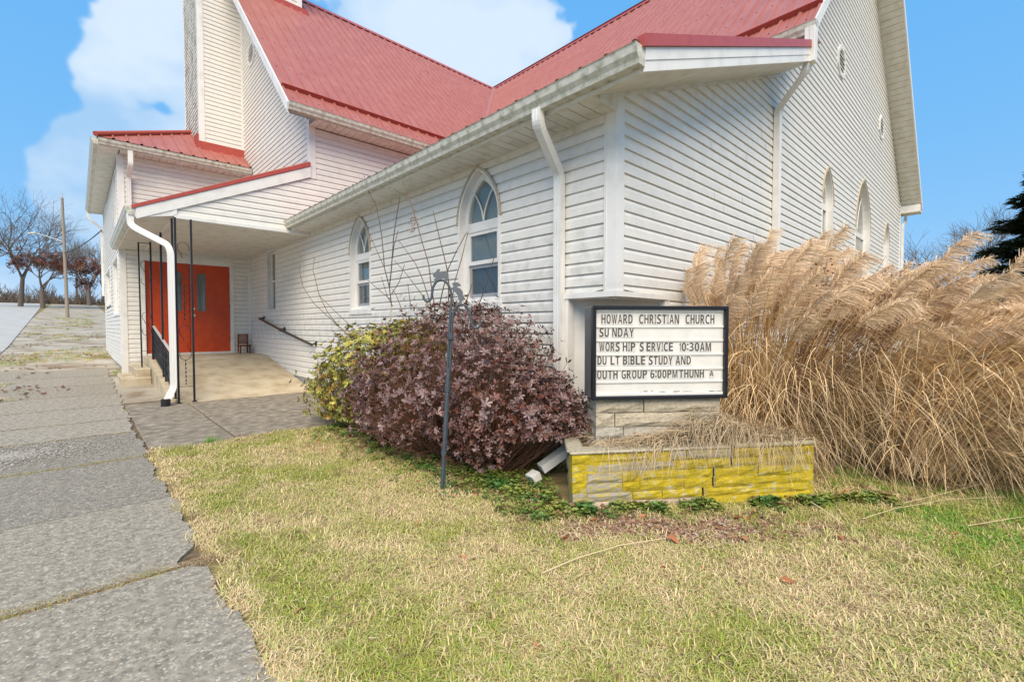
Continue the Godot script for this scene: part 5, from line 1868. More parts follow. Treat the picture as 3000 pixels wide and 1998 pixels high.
func make_shrubs() -> void:
	rng.seed = 101
	var ca := Color(0.205, 0.137, 0.136)
	var cb := Color(0.105, 0.052, 0.046)
	var va := [whorl(5, 0.036, 0.015, 0.2, ca, cb), whorl(5, 0.032, 0.014, 0.3, cb, Color(0.10, 0.04, 0.028)), whorl(6, 0.041, 0.017, 0.1, Color(0.27, 0.195, 0.195), ca), whorl(4, 0.034, 0.014, -0.2, cb, Color(0.14, 0.05, 0.028)), whorl(3, 0.030, 0.013, 0.4, ca, cb)]
	var tints := [Color(1, 1, 1), Color(1.15, 1.1, 1.08), Color(0.8, 0.72, 0.7), Color(0.80, 0.55, 0.45)]
	# leaves and stems of the purple shrub hug the side wall
	shrub("purple_shrub", "large dense shrub with dusky purple leaves against the side wall", Vector3(-0.62, 0.0, -1.35),
		[[Vector3(-0.02, 0.74, -0.15), Vector3(0.62, 0.68, 1.0)], [Vector3(-0.05, 0.52, 0.62), Vector3(0.55, 0.52, 0.70)], [Vector3(-0.26, 0.55, -0.30), Vector3(0.56, 0.55, 0.85)], [Vector3(0.12, 1.0, 0.05), Vector3(0.46, 0.44, 0.95)], [Vector3(-0.10, 0.42, -0.85), Vector3(0.46, 0.46, 0.48)], [Vector3(0.1, 0.45, 1.0), Vector3(0.40, 0.42, 0.42)]],
		va, 6600, tints, Color(0.20, 0.10, 0.06), 300, 0.09)
	rng.seed = 102
	var ga := Color(0.30, 0.31, 0.055)
	var gb := Color(0.40, 0.36, 0.09)
	var vg := [whorl(6, 0.046, 0.020, 0.1, ga, gb), whorl(5, 0.042, 0.019, 0.2, Color(0.20, 0.24, 0.04), gb)]
	var tg := [Color(1, 1, 1), Color(0.8, 0.85, 0.7), Color(1.15, 1.05, 0.9), Color(0.75, 0.45, 0.30)]
	shrub("green_shrub", "yellow green leafy shrub growing at the foot of the ramp", Vector3(-0.66, 0.0, -3.05),
		[[Vector3(-0.05, 0.55, -0.1), Vector3(0.55, 0.55, 0.64)], [Vector3(-0.08, 0.35, -0.35), Vector3(0.5, 0.40, 0.55)], [Vector3(-0.08, 0.80, 0.35), Vector3(0.48, 0.44, 0.6)], [Vector3(0.12, 0.98, 0.8), Vector3(0.30, 0.30, 0.45)]],
		vg, 2500, tg, Color(0.22, 0.16, 0.08), 200, 0.08)
	# bare shoots of a sapling rising through the shrubs, traced where they stand in front of the wall
	var sp := thing("bare_sapling", "leafless sapling shoots rising through the shrubs in front of the arched windows", "sapling", Vector3(-0.5, 0.1, -2.3))
	var z := func(q: Array, k: int) -> Vector3:
		var px: float = 1000.0 + q[0] * 0.3189 if k == 0 else 700.0 + q[0] * 0.35067
		var py: float = 450.0 + q[1] * 0.3189 if k == 0 else 600.0 + q[1] * 0.35067
		return on_plane(px, py, Vector3(-0.42, 0, 0), Vector3(1, 0, 0)) - sp.position
	var shoots := [
		[0, [[460, 1400], [440, 1230], [395, 1050], [370, 760], [350, 640], [320, 480], [245, 340], [205, 195]]],
		[0, [[440, 1230], [455, 1100], [480, 760], [510, 560], [535, 410], [525, 350], [485, 325]]],
		[0, [[860, 1430], [830, 1250], [800, 1010], [745, 830], [680, 590], [610, 380], [565, 255]]],
		[0, [[985, 1400], [985, 1180], [970, 1060], [930, 890], [880, 690], [842, 525]]],
		[0, [[830, 1420], [790, 1290], [740, 1140], [680, 1010], [520, 790]]],
		[0, [[800, 1400], [750, 1310], [600, 1110], [490, 985]]],
		[0, [[395, 1050], [265, 760]]], [0, [[470, 960], [480, 860], [520, 705]]],
		[0, [[900, 1400], [920, 1300], [980, 1060], [1060, 890], [1150, 725]]],
		[0, [[1010, 1400], [1040, 1180], [1100, 980], [1165, 715]]],
		[0, [[1250, 1420], [1300, 1290], [1360, 1110], [1400, 960]]],
		[0, [[460, 1290], [530, 1180], [580, 1015]]], [0, [[640, 1440], [610, 1195]]],
		[0, [[560, 1450], [500, 1290], [460, 1240]]], [0, [[470, 1400], [420, 1310], [365, 1130]]], [0, [[450, 1340], [330, 1240], [215, 1140]]],
		[0, [[1150, 1350], [1200, 1200]]],
		[1, [[980, 1150], [880, 1060], [760, 950], [620, 820], [530, 680], [505, 560], [508, 495]]],
		[1, [[820, 1000], [740, 900], [670, 760], [615, 540], [630, 445]]],
		[1, [[1000, 1080], [940, 1020], [790, 880], [670, 760]]]]
	for sh in shoots:
		var pts := PackedVector3Array()
		for q in sh[1]: pts.append(z.call(q, sh[0]))
		var mb := MB.new()
		mb.ink(Color(0.15, 0.105, 0.075) if rng.randf() < 0.6 else Color(0.10, 0.08, 0.07))
		mb.tube(pts, 0.0075 if pts.size() > 4 else 0.0055, 0.0034, 5)
		obj("shoot", mb, M.twig, sp)
	# stems down to the root
	for q in [[460, 1400], [860, 1430], [985, 1400], [830, 1420], [1010, 1400]]:
		var top: Vector3 = z.call(q, 0)
		var mb := MB.new()
		mb.ink(Color(0.36, 0.28, 0.20))
		mb.tube(PackedVector3Array([top, top * 0.5 + Vector3(-0.25, 0.05, 0.1), Vector3(-0.15, 0.0, 0.25) + Vector3(rng.randf_range(-0.1, 0.1), 0, rng.randf_range(-0.1, 0.1))]), 0.006, 0.013, 6)
		obj("stem", mb, M.twig, sp)
	# withered flower head
	var fl := MB.new()
	for i in 46:
		var c: Vector3 = z.call([665, 640], 0) + Vector3(rng.randfn(0, 0.02), rng.randfn(0, 0.055), rng.randfn(0, 0.028))
		fl.ink(Color(0.20, 0.075, 0.03).lerp(Color(0.36, 0.25, 0.15), rng.randf()))
		var d := Vector3(rng.randfn(), rng.randfn(), rng.randfn()).normalized()
		fl.ribbon(PackedVector3Array([c, c + d * 0.014, c + d * 0.03]), 0.016, 0.002, d.cross(Vector3(0.2, 0.5, 0.8)).normalized())
	obj("withered_flower_head", fl, M.twig, sp)


# ------------------------------------------------------------------ tall grass
func plume_mesh(sd: int) -> MB:
	rng.seed = sd
	var mb := MB.new()
	var n := 230
	for i in n:
		var t := pow(rng.randf(), 0.8)
		# bent spine
		var o := Vector3(0.10 * t * t, 0.30 * t, 0)
		var d := Vector3(0.35 + 0.75 * rng.randf(), 0.75 - 0.45 * t, rng.randf_range(-0.35, 0.35)).normalized()
		if rng.randf() < 0.45: d = Vector3(rng.randf_range(-0.6, 0.3), 0.8, rng.randf_range(-0.5, 0.5)).normalized()
		var l := rng.randf_range(0.08, 0.17) * (1.0 - 0.35 * t)
		var pts := PackedVector3Array()
		for k in 4:
			var q := k / 3.0
			pts.append(o + d * l * q + Vector3(0.05, -0.055, 0) * q * q * (0.6 + rng.randf() * 0.2))
		var g := rng.randf_range(0.75, 1.1)
		mb.ink(Color(0.82 * g, 0.62 * g, 0.42 * g))
		mb.ribbon(pts, 0.0045, 0.0022, d.cross(Vector3(rng.randf_range(-1, 1), rng.randf_range(-0.3, 0.3), 1)).normalized())
	mb.ink(Color(0.46, 0.29, 0.14))
	mb.tube(PackedVector3Array([Vector3(0, -0.02, 0), Vector3(0.025, 0.15, 0), Vector3(0.10, 0.30, 0)]), 0.003, 0.0015, 4, false)
	return mb

func make_tall_grass() -> void:
	var plumes := []
	for i in 5: plumes.append(plume_mesh(300 + i).mesh())
	# base centre, spread of the base, culms, height, lean along the view's right, lean towards the viewer, share of plumes, label
	var clumps := [
		[Vector3(1.08, 0.0, 0.72), Vector2(0.36, 0.20), 460, 1.72, 0.08, 0.02, 0.26, "tall upright tan ornamental grass behind the right end of the stone planter"],
		[Vector3(1.85, 0.0, 1.05), Vector2(0.48, 0.34), 600, 1.76, 0.50, 0.12, 0.26, "tan ornamental grass clump leaning away from the sign in front of the gable wall"],
		[Vector3(1.86, 0.0, 1.88), Vector2(0.56, 0.36), 760, 1.78, 1.0, 0.26, 0.22, "tan ornamental grass clump bent low over the lawn edge"]]
	var ci := 0
	for c in clumps:
		rng.seed = 500 + ci
		ci += 1
		var s := thing("ornamental_grass", c[7], "grass clump", c[0])
		var culms := MB.new()
		var blades := MB.new()
		var tips := []
		for i in c[2]:
			var a := rng.randf() * TAU
			var r := sqrt(rng.randf())
			var lx := cos(a) * r
			var lz := sin(a) * r
			var b: Vector3 = rgt * (lx * c[1].x) + fwd * (lz * c[1].y)
			var lean: Vector3 = rgt * (c[4] * rng.randf_range(0.35, 1.45) + lx * 0.30 + rng.randfn(0, 0.13)) - fwd * (c[5] + lz * -0.22 + rng.randfn(0, 0.15))
			var h: float = c[3] * rng.randf_range(0.72, 1.06)
			var bend := lean.length()
			var pts := PackedVector3Array()
			var n := 7
			var wave := rng.randf_range(-0.05, 0.05)
			var ph := rng.randf() * 6.0
			for k in n + 1:
				var t := float(k) / n
				var drop := 1.0 - 0.28 * bend * t * t
				pts.append(b + Vector3.UP * (h * t * drop) + lean * (h * (0.35 * t + 0.65 * t * t)) * 0.8 + (rgt * sin(t * 5.0 + ph) + fwd * cos(t * 4.0 + ph)) * wave * t)
			var g := rng.randf_range(0.55, 1.15)
			culms.ink(Color(0.70 * g, 0.47 * g, 0.21 * g).lerp(Color(0.34 * g, 0.165 * g, 0.055 * g), rng.randf() * 0.85))
			var side := (rgt * rng.randf_range(0.6, 1.0) + fwd * rng.randf_range(-0.6, 0.6)).normalized()
			culms.ribbon(pts, rng.randf_range(0.006, 0.009), 0.003, side)
			if rng.randf() < c[6]: tips.append([pts[n], (pts[n] - pts[n - 1]).normalized(), lean])
			# arching leaves off the culm
			for q in 4:
				var t0 := rng.randf_range(0.08, 0.75)
				var o := pts[int(t0 * n)]
				var dir: Vector3 = (lean * 0.5 + rgt * rng.randf_range(-0.8, 0.9) - fwd * rng.randf_range(-0.5, 0.8)).normalized()
				var l := rng.randf_range(0.35, 0.8)
				var lp := PackedVector3Array()
				var rise := rng.randf_range(0.35, 0.9)
				for k in 6:
					var t := k / 5.0
					lp.append(o + dir * (l * t * 0.75) + Vector3.UP * l * (rise * t - (rise + 0.35) * t * t * 0.9))
				for k in 6: lp[k] = Vector3(lp[k].x, maxf(lp[k].y, 0.015), lp[k].z)
				var gg := rng.randf_range(0.6, 1.25)
				blades.ink(Color(0.74 * gg, 0.53 * gg, 0.28 * gg).lerp(Color(0.78 * gg, 0.63 * gg, 0.43 * gg), rng.randf() * 0.7))
				blades.ribbon(lp, rng.randf_range(0.005, 0.010), 0.001, Vector3(-dir.z, rng.randf_range(-0.2, 0.6), dir.x).normalized())
		# long outer leaves that arch over and trail on the ground
		for i in (200 if ci == 1 else (700 if ci == 2 else 1100)):
			var b: Vector3 = rgt * rng.randf_range(-1.0, 1.0) * c[1].x + fwd * rng.randf_range(-1.0, 0.3) * c[1].y
			var dir: Vector3 = (rgt * rng.randf_range(0.1, 1.2) - fwd * rng.randf_range(-0.2, 1.0)).normalized()
			var reach := rng.randf_range(0.5, 1.5) if ci < 3 else rng.randf_range(0.6, 1.9)
			var rise := rng.randf_range(0.35, 1.0)
			var lp := PackedVector3Array()
			for k in 9:
				var t := k / 8.0
				lp.append(b + dir * reach * t + Vector3.UP * maxf(0.012, rise * 4.0 * t * (1.0 - t) * 0.9 + 0.10 * (1.0 - t)))
			var gg := rng.randf_range(0.55, 1.2)
			blades.ink(Color(0.74 * gg, 0.53 * gg, 0.28 * gg).lerp(Color(0.80 * gg, 0.65 * gg, 0.45 * gg), rng.randf()))
			blades.ribbon(lp, rng.randf_range(0.005, 0.009), 0.001, Vector3(-dir.z, rng.randf_range(-0.2, 0.6), dir.x).normalized())
		obj("culms", culms, M.straw, s).set_meta("kind", "stuff")
		obj("blades", blades, M.straw, s).set_meta("kind", "stuff")
		for t in tips:
			var y: Vector3 = t[1]
			var wind: Vector3 = (rgt * rng.randf_range(0.3, 1.1) + t[2] * 0.8 - fwd * rng.randf_range(-0.6, 0.7)).normalized()
			var x: Vector3 = (wind - y * wind.dot(y)).normalized()
			var zz := x.cross(y)
			var k := rng.randf_range(0.6, 1.1)
			obj("plume", plumes[rng.randi() % 5], M.straw, s, Transform3D(Basis(x * k, y * k, zz * k), t[0] - y * 0.05))
	# a dead weed with dark seed heads among the grass
	rng.seed = 61
	var w := thing("dead_weed", "dry weed stalk with dark brown seed heads tangled in the tan grass", "weed", Vector3(0.95, 0.05, 0.95))
	var st := MB.new()
	var sd := MB.new()
	st.ink(Color(0.16, 0.09, 0.05))
	for i in 26:
		var b := rgt * rng.randf_range(-0.15, 0.25) + fwd * rng.randf_range(-0.1, 0.1)
		var lean := rgt * rng.randf_range(0.12, 0.62) - fwd * rng.randf_range(-0.05, 0.12)
		var h := rng.randf_range(1.0, 1.78)
		var pts := PackedVector3Array([b, b + Vector3.UP * h * 0.5 + lean * h * 0.4, b + Vector3.UP * h + lean * h])
		st.tube(pts, 0.004, 0.0015, 4, false)
		for k in 26:
			var t := rng.randf_range(0.45, 1.0)
			var q := pts[1].lerp(pts[2], (t - 0.5) * 2.0) if t > 0.5 else pts[0].lerp(pts[1], t * 2.0)
			q += Vector3(rng.randfn(0, 0.035), rng.randfn(0, 0.035), rng.randfn(0, 0.035))
			sd.ink(Color(0.09, 0.045, 0.025).lerp(Color(0.2, 0.1, 0.06), rng.randf()))
			sd.box(Vector3(-0.005, -0.006, -0.005), Vector3(0.005, 0.006, 0.005), Transform3D(Basis(Vector3(1, 1, 0.3).normalized(), rng.randf() * 3.0), q))
	obj("stalks", st, M.twig, w)
	obj("seed_heads", sd, M.twig, w).set_meta("kind", "stuff")


# ------------------------------------------------------------------ lawn
func in_planter(p: Vector3) -> bool:
	var a := Vector3(-0.835, 0.0, 0.257)
	var b := Vector3(0.50, 0.0, 1.30)
	var u := (b - a).normalized()
	var n := Vector3(-u.z, 0, u.x)
	var q := p - a
	return q.dot(n) < 0.03 and q.dot(n) > -0.8 and q.dot(u) > -0.05 and q.dot(u) < 1.72

func make_lawn() -> void:
	rng.seed = 900
	var big := FastNoiseLite.new()
	big.seed = 4
	big.frequency = 0.55
	big.fractal_octaves = 3
	var mid := FastNoiseLite.new()
	mid.seed = 9
	mid.frequency = 2.2
	mid.fractal_octaves = 2
	var tufts := []
	for v in 5:
		var mb := MB.new()
		for i in 13:
			var a := rng.randf() * TAU
			var o := Vector3(rng.randfn(0, 0.014), 0.0, rng.randfn(0, 0.014))
			var fl := rng.randf_range(0.5, 1.9)
			var l := rng.randf_range(0.02, 0.055)
			var d := Vector3(cos(a), 0, sin(a))
			var pts := PackedVector3Array([o, o + d * l * 0.35 * fl + Vector3.UP * l * 0.55, o + d * l * fl + Vector3.UP * l * (0.9 - 0.5 * fl)])
			pts[2].y = maxf(pts[2].y, 0.006)
			var g := rng.randf_range(0.72, 1.3)
			mb.ink(Color(g, g, g) if rng.randf() < 0.6 else (Color(g * 1.25, g * 1.08, g * 1.1) if rng.randf() < 0.6 else Color(g * 0.72, g * 0.9, g * 0.6)))
			mb.ribbon(pts, rng.randf_range(0.003, 0.005), 0.0005, Vector3(-sin(a), 0, cos(a)))
		tufts.append(mb)
	var xs := [[], [], [], [], []]
	var cs := [[], [], [], [], []]
	var straw := Color(0.80, 0.645, 0.395)
	var straw2 := Color(0.60, 0.455, 0.245)
	var green := Color(0.27, 0.325, 0.045)
	var green2 := Color(0.42, 0.42, 0.085)
	var lush := Color(0.17, 0.35, 0.04)
	var count := 0
	var tries := 0
	while count < 62000 and tries < 400000:
		tries += 1
		var dist := 1.15 + pow(rng.randf(), 1.25) * 6.5
		var ang := rng.randf_range(-0.95, 0.95)
		var p := cam_pos + (fwd * cos(ang) + rgt * sin(ang)) * dist
		p.y = 0.0
		if p.x < -2.70 + 0.03 * sin(p.z * 9.0) + 0.02 * sin(p.z * 23.0): continue
		if p.x < 0.0 and p.z < -3.42 + 0.06 * sin(p.x * 5.0): continue
		if p.x > -0.05 and p.z < 0.1: continue
		if in_planter(p): continue
		var nb := big.get_noise_2d(p.x, p.z)
		var nm := mid.get_noise_2d(p.x, p.z)
		# bare litter bed in front of the planter, sparse under the shrubs
		var a := p - Vector3(-0.70, 0, 0.86)
		var bed := exp(-pow((a.dot(rgt) - 0.1) / 1.2, 4.0) - pow((a.dot(fwd) - 0.05 + 0.05 * sin(a.dot(rgt) * 7.0)) / 0.27, 4.0))
		if rng.randf() < bed * 0.97: continue
		if p.x > -1.15 + 0.2 * nm and p.z < 0.2 and p.z > -3.3 and rng.randf() < 0.9: continue
		if p.x > 0.75 and p.z < 2.0 + (p.x - 1.6) * 0.25 and rng.randf() < 0.75: continue
		var gr := clampf(0.42 + nb * 0.55 + nm * 0.55 + 0.18 * smoothstep(-1.6, -2.7, p.x) + 0.45 * smoothstep(0.7, 2.2, a.dot(rgt)), 0.0, 1.0)
		gr -= 0.3 * exp(-pow((a.dot(fwd) + 0.45) / 0.4, 2.0)) * smoothstep(1.4, 0.2, absf(a.dot(rgt)))
		var edge := smoothstep(0.14, 0.0, p.x + 2.70) * 0.8
		var mixed := clampf(1.0 - gr + rng.randfn(0.0, 0.33) + edge, 0.0, 1.0)
		var k: Color = green.lerp(green2, rng.randf()).lerp(straw.lerp(straw2, rng.randf()), mixed)
		if rng.randf() < gr * 0.6 * smoothstep(0.9, 2.3, a.dot(rgt) + nm * 0.5): k = lush
		if rng.randf() < 0.05: k = Color(0.28, 0.17, 0.10)
		var v := rng.randi() % 5
		var sc := rng.randf_range(0.7, 1.3) if rng.randf() < 0.88 else rng.randf_range(1.2, 1.75)
		xs[v].append(Transform3D(Basis(Vector3.UP, rng.randf() * TAU).scaled(Vector3(sc, sc * rng.randf_range(0.45, 1.1), sc)), p))
		cs[v].append(k)
		count += 1
	for v in 5:
		var o := many("lawn_grass", tufts[v], M.grass_blade, xs[v], cs[v], self)
		tag(o, "short winter lawn of mixed straw and green grass blades", "grass", "lawn grass")
	var tg := MB.new()
	for i in 90:
		var a := rng.randf() * TAU
		var o := Vector3(rng.randfn(0, 0.035), 0, rng.randfn(0, 0.03))
		var d := Vector3(cos(a), 0, sin(a))
		var l := rng.randf_range(0.05, 0.12)
		tg.ink(Color(0.17, 0.36, 0.05) * rng.randf_range(0.8, 1.2))
		tg.ribbon(PackedVector3Array([o, o + d * l * 0.2 + Vector3.UP * l * 0.6, o + d * l * 0.5 + Vector3.UP * l * 0.9]), 0.005, 0.0005, Vector3(-sin(a), 0, cos(a)))
	var to := obj("grass_tuft", tg, M.grass_blade)
	to.position = Vector3(-2.2, 0.0, -3.38)
	tag(to, "bright green grass tuft at the edge of the apron slab", "grass tuft")
	# tufts in the joints of the walk
	var jx := []
	var jc := []
	for q in [[-3.17, 420, 0.045, 0.45], [-0.585, 520, 0.034, 0.22], [-4.52, 110, 0.03, 0.3], [-1.775, 20, 0.01, 0.3], [-5.55, 60, 0.02, 0.2], [-3.36, 140, 0.05, 0.4]]:
		for i in q[1]:
			var x: float = -4.2 + rng.randf() * 1.5
			if q[0] == -3.36: x = -2.7 + rng.randf() * 1.2
			jx.append(Transform3D(Basis(Vector3.UP, rng.randf() * TAU).scaled(Vector3(1, 0.6, 1) * rng.randf_range(0.4, 0.95)), Vector3(x, 0.012, q[0] + rng.randfn(0, q[2] * 0.5))))
			jc.append((green if rng.randf() < q[3] else Color(0.25, 0.16, 0.09)).lerp(straw2, rng.randf() * 0.6))
	var jo := many("joint_grass", tufts[0], M.grass_blade, jx, jc, self)
	tag(jo, "small tufts of moss and dry grass growing in the walk joints", "grass")
	# round-leaved ground cover under the shrub and along the planter
	var cov := MB.new()
	for i in 9:
		var a := rng.randf() * TAU
		var o := Vector3(cos(a), 0, sin(a)) * rng.randf_range(0.006, 0.03) + Vector3.UP * rng.randf_range(0.012, 0.045)
		var nn := Vector3(rng.randf_range(-0.5, 0.5), 1, rng.randf_range(-0.5, 0.5)).normalized()
		var u := nn.cross(Vector3(0.2, 0, 1)).normalized()
		var w := nn.cross(u)
		var r := rng.randf_range(0.007, 0.013)
		var g := rng.randf_range(0.7, 1.3)
		cov.ink(Color(g, g, g))
		var last := o + u * r
		for s in range(1, 8):
			var an := TAU * s / 7.0
			var q := o + (u * cos(an) + w * sin(an)) * r * (0.75 if s == 4 else 1.0) + nn * 0.003
			cov.tri(o, last, q)
			last = q
	var gx := []
	var gc := []
	tries = 0
	while gx.size() < 3600 and tries < 60000:
		tries += 1
		var p := Vector3.ZERO
		if rng.randf() < 0.72:
			p = Vector3(rng.randf_range(-1.45, -0.1), 0, rng.randf_range(-3.3, 0.32))
			if p.x < -1.02 - 0.16 * mid.get_noise_2d(p.x * 2, p.z * 2) * 3.0 and rng.randf() < 0.93: continue
			if p.z > -0.4 and p.x < -1.3: continue
			if p.z > -0.9 and p.x > -1.25 and rng.randf() < 0.3: p.x = rng.randf_range(-1.2, -0.7)
		else:
			var u := Vector3(0.787, 0, 0.618)
			p = Vector3(-0.835, 0, 0.257) + u * rng.randf_range(-0.25, 2.2) + Vector3(-0.618, 0, 0.787) * absf(rng.randfn(0.0, 0.075))
			if mid.get_noise_2d(p.x * 1.5, p.z * 1.5) < -0.10: continue
		if in_planter(p): continue
		gx.append(Transform3D(Basis(Vector3.UP, rng.randf() * TAU).scaled(Vector3.ONE * rng.randf_range(0.6, 1.3)), p))
		var t := clampf(0.5 + mid.get_noise_2d(p.x * 1.3, p.z * 1.3) * 1.2, 0.0, 1.0)
		gc.append((Color(0.07, 0.17, 0.035).lerp(Color(0.22, 0.26, 0.05), t) if rng.randf() < 0.9 else Color(0.2, 0.11, 0.05)) * rng.randf_range(0.7, 1.3))
	var go := many("ground_cover", cov, M.leaves, gx, gc, self)
	tag(go, "low green round-leaved ground cover under the shrubs and along the planter", "ground cover")
	# bare soil under the litter
	var bm := MB.new()
	var bc := Vector3(-0.62, 0.005, 0.90)
	var bl := Vector3.ZERO
	for i in 41:
		var an := TAU * i / 40.0
		var rr := 1.0 + 0.10 * sin(an * 5.0) + 0.07 * sin(an * 11.0 + 1.0)
		var bp := bc + rgt * cos(an) * 1.25 * rr + fwd * sin(an) * 0.30 * rr
		if i > 0: bm.tri(bc, bp, bl)
		bl = bp
	structure("soil_bed", bm, M.soil)
	# reddish litter bed in front of the planter
	var chip := MB.new()
	chip.ink(Color(1, 1, 1))
	chip.quad(Vector3(-0.010, 0.004, -0.005), Vector3(0.0, 0.009, -0.008), Vector3(0.012, 0.003, 0.004), Vector3(-0.002, 0.006, 0.008))
	chip.tri(Vector3(-0.010, 0.004, -0.005), Vector3(-0.012, 0.001, 0.006), Vector3(-0.002, 0.006, 0.008))
	var lx := []
	var lc := []
	for i in 15000:
		var q := Vector3(-0.70, 0, 0.86) + rgt * rng.randfn(0.1, 0.72) + fwd * rng.randfn(0.05, 0.14)
		if i > 10500: q = Vector3(rng.randf_range(-1.25, -0.15), 0, rng.randf_range(-3.2, 0.3))
		if in_planter(q): continue
		lx.append(Transform3D(Basis.from_euler(Vector3(rng.randf_range(-0.6, 0.6), rng.randf() * TAU, rng.randf_range(-0.6, 0.6))).scaled(Vector3.ONE * rng.randf_range(0.5, 1.3)), q + Vector3.UP * 0.004))
		var r := rng.randf()
		lc.append(Color(0.24, 0.115, 0.075) if r < 0.45 else (Color(0.36, 0.235, 0.155) if r < 0.75 else (Color(0.42, 0.36, 0.28) if r < 0.9 else Color(0.15, 0.15, 0.05))))
	var lo := many("leaf_litter", chip, M.straw, lx, lc, self)
	tag(lo, "brown crumbled leaf litter and bark on the bed before the planter", "litter")
	# curled fallen leaves, a few dozen
	var leaf := MB.new()
	leaf.ink(Color(1, 1, 1))
	leaf.quad(Vector3(-0.035, 0.006, 0), Vector3(-0.01, 0.022, -0.018), Vector3(0.025, 0.012, -0.012), Vector3(0.0, 0.004, 0.0))
	leaf.quad(Vector3(-0.035, 0.006, 0), Vector3(0.0, 0.004, 0.0), Vector3(0.025, 0.016, 0.014), Vector3(-0.008, 0.026, 0.02))
	leaf.tri(Vector3(0.025, 0.012, -0.012), Vector3(0.04, 0.014, 0.002), Vector3(0.0, 0.004, 0.0))
	leaf.tri(Vector3(0.025, 0.016, 0.014), Vector3(0.04, 0.014, 0.002), Vector3(0.0, 0.004, 0.0))
	var fx := []
	var fc := []
	for i in 110:
		var q := Vector3(rng.randf_range(-1.6, -0.5), 0.01, rng.randf_range(-2.6, 0.2))
		if i > 60: q = Vector3(rng.randf_range(-1.4, 0.6), 0.01, rng.randf_range(0.3, 1.7))
		if i > 88: q = cam_pos * Vector3(1, 0, 1) + (fwd * rng.randf_range(1.5, 3.6) + rgt * rng.randf_range(-0.9, 2.6)) + Vector3.UP * 0.02
		if in_planter(q) or q.x < -2.65: continue
		fx.append(Transform3D(Basis.from_euler(Vector3(rng.randf_range(-0.5, 0.5), rng.randf() * TAU, rng.randf_range(-0.5, 0.5))).scaled(Vector3.ONE * rng.randf_range(0.5, 1.0)), q))
		fc.append(Color(0.36, 0.12, 0.045).lerp(Color(0.44, 0.22, 0.11), rng.randf()))
	# dry leaves on the verge up the hill
	for i in 1300:
		var z := -8.0 - pow(rng.randf(), 1.2) * 26.0
		var x := rng.randf_range(-4.9, -2.55)
		if big.get_noise_2d(x * 0.8, z * 0.4) < 0.15: continue
		fx.append(Transform3D(Basis.from_euler(Vector3(rng.randf_range(-0.4, 0.4), rng.randf() * TAU, 0)).scaled(Vector3.ONE * rng.randf_range(0.6, 1.3)), Vector3(x, hill(x, z) + 0.026, z)))
		fc.append(Color(0.19, 0.095, 0.06).lerp(Color(0.34, 0.21, 0.13), rng.randf()))
	var fo := many("fallen_leaves", leaf, M.straw, fx, fc, self)
	tag(fo, "scattered orange brown fallen leaves on the grass and verge", "leaves")
	# verge grass
	var vx := []
	var vc := []
	for i in 2600:
		var z := -8.0 - pow(rng.randf(), 1.5) * 40.0
		var x := rng.randf_range(-5.0, -2.5)
		if big.get_noise_2d(x * 0.6 + 30.0, z * 0.25) < 0.16: continue
		vx.append(Transform3D(Basis(Vector3.UP, rng.randf() * TAU).scaled(Vector3.ONE * rng.randf_range(1.2, 2.4)), Vector3(x, hill(x, z), z)))
		vc.append(Color(0.27, 0.33, 0.07) if rng.randf() < 0.6 else straw2)
	var vo := many("verge_grass", tufts[1], M.grass_blade, vx, vc, self)
	tag(vo, "patchy yellow green grass on the verge beside the road", "grass")
	# long straw stalks dropped on the lawn
	rng.seed = 77
	for q in [[Vector3(-1.62, 0.05, 0.72), Vector3(-0.86, 0.045, 0.93), 0.0035, "long pale straw stalk lying alone on the open lawn before the planter"], [Vector3(0.55, 0.05, 2.05), Vector3(1.9, 0.05, 2.9), 0.0021, "long straw stalk lying across bright green grass beyond the tan grass"], [Vector3(-0.05, 0.05, 2.25), Vector3(0.95, 0.05, 3.05), 0.0021, "straw stalk lying on mixed lawn far out from the planter end"], [Vector3(0.2, 0.06, 1.62), Vector3(1.3, 0.07, 2.2), 0.0021, "straw stalk trailing from the bent grass clump onto the lawn"], [Vector3(0.05, 0.05, 1.55), Vector3(0.16, 0.10, 1.36), 0.004, "short thick straw stalk leaning on the ground cover by the planter end"], [Vector3(0.7, 0.06, 1.75), Vector3(1.75, 0.07, 2.15), 0.0021, "straw stalk lying beneath the edge of the bent grass clump"]]:
		var mb := MB.new()
		mb.ink(Color(0.66, 0.53, 0.33))
		var c: Vector3 = (q[0] + q[1]) * 0.5
		var bend: Vector3 = (q[1] - q[0]).cross(Vector3.UP).normalized() * rng.randf_range(-0.09, 0.09)
		mb.tube(PackedVector3Array([q[0] - c, (q[0] - c) * 0.45 + bend * 0.8, (q[1] - c) * 0.3 + bend, q[1] - c]), q[2], q[2] * 0.6, 5)
		var o := obj("straw_stalk", mb, M.straw)
		o.position = c
		tag(o, q[3], "straw", "straw stalks on the lawn")


# ------------------------------------------------------------------ background
func limb(mb: MB, o: Vector3, d: Vector3, l: float, r: float, lvl: int, tips: PackedVector3Array, spread: float) -> void:
	var pts := PackedVector3Array([o])
	var q := o
	var dd := d
	for i in 3:
		dd = (dd + Vector3(rng.randfn(0, 0.12), rng.randfn(0.03, 0.08), rng.randfn(0, 0.12))).normalized()
		q += dd * l / 3.0
		pts.append(q)
	mb.tube(pts, r, r * 0.62, 5 if lvl > 2 else 3, false)
	if lvl == 0:
		tips.append(q)
		return
	var n := 4
	for i in n:
		var t := rng.randf_range(0.45, 1.0) if i > 0 else 1.0
		var s := pts[0].lerp(pts[3], t) if t < 1.0 else q
		var side := dd.cross(Vector3(rng.randfn(), rng.randfn(), rng.randfn())).normalized()
		var nd := (dd + side * spread * rng.randf_range(0.5, 1.2)).normalized()
		limb(mb, s, nd, l * rng.randf_range(0.58, 0.82), r * 0.55, lvl - 1, tips, spread)

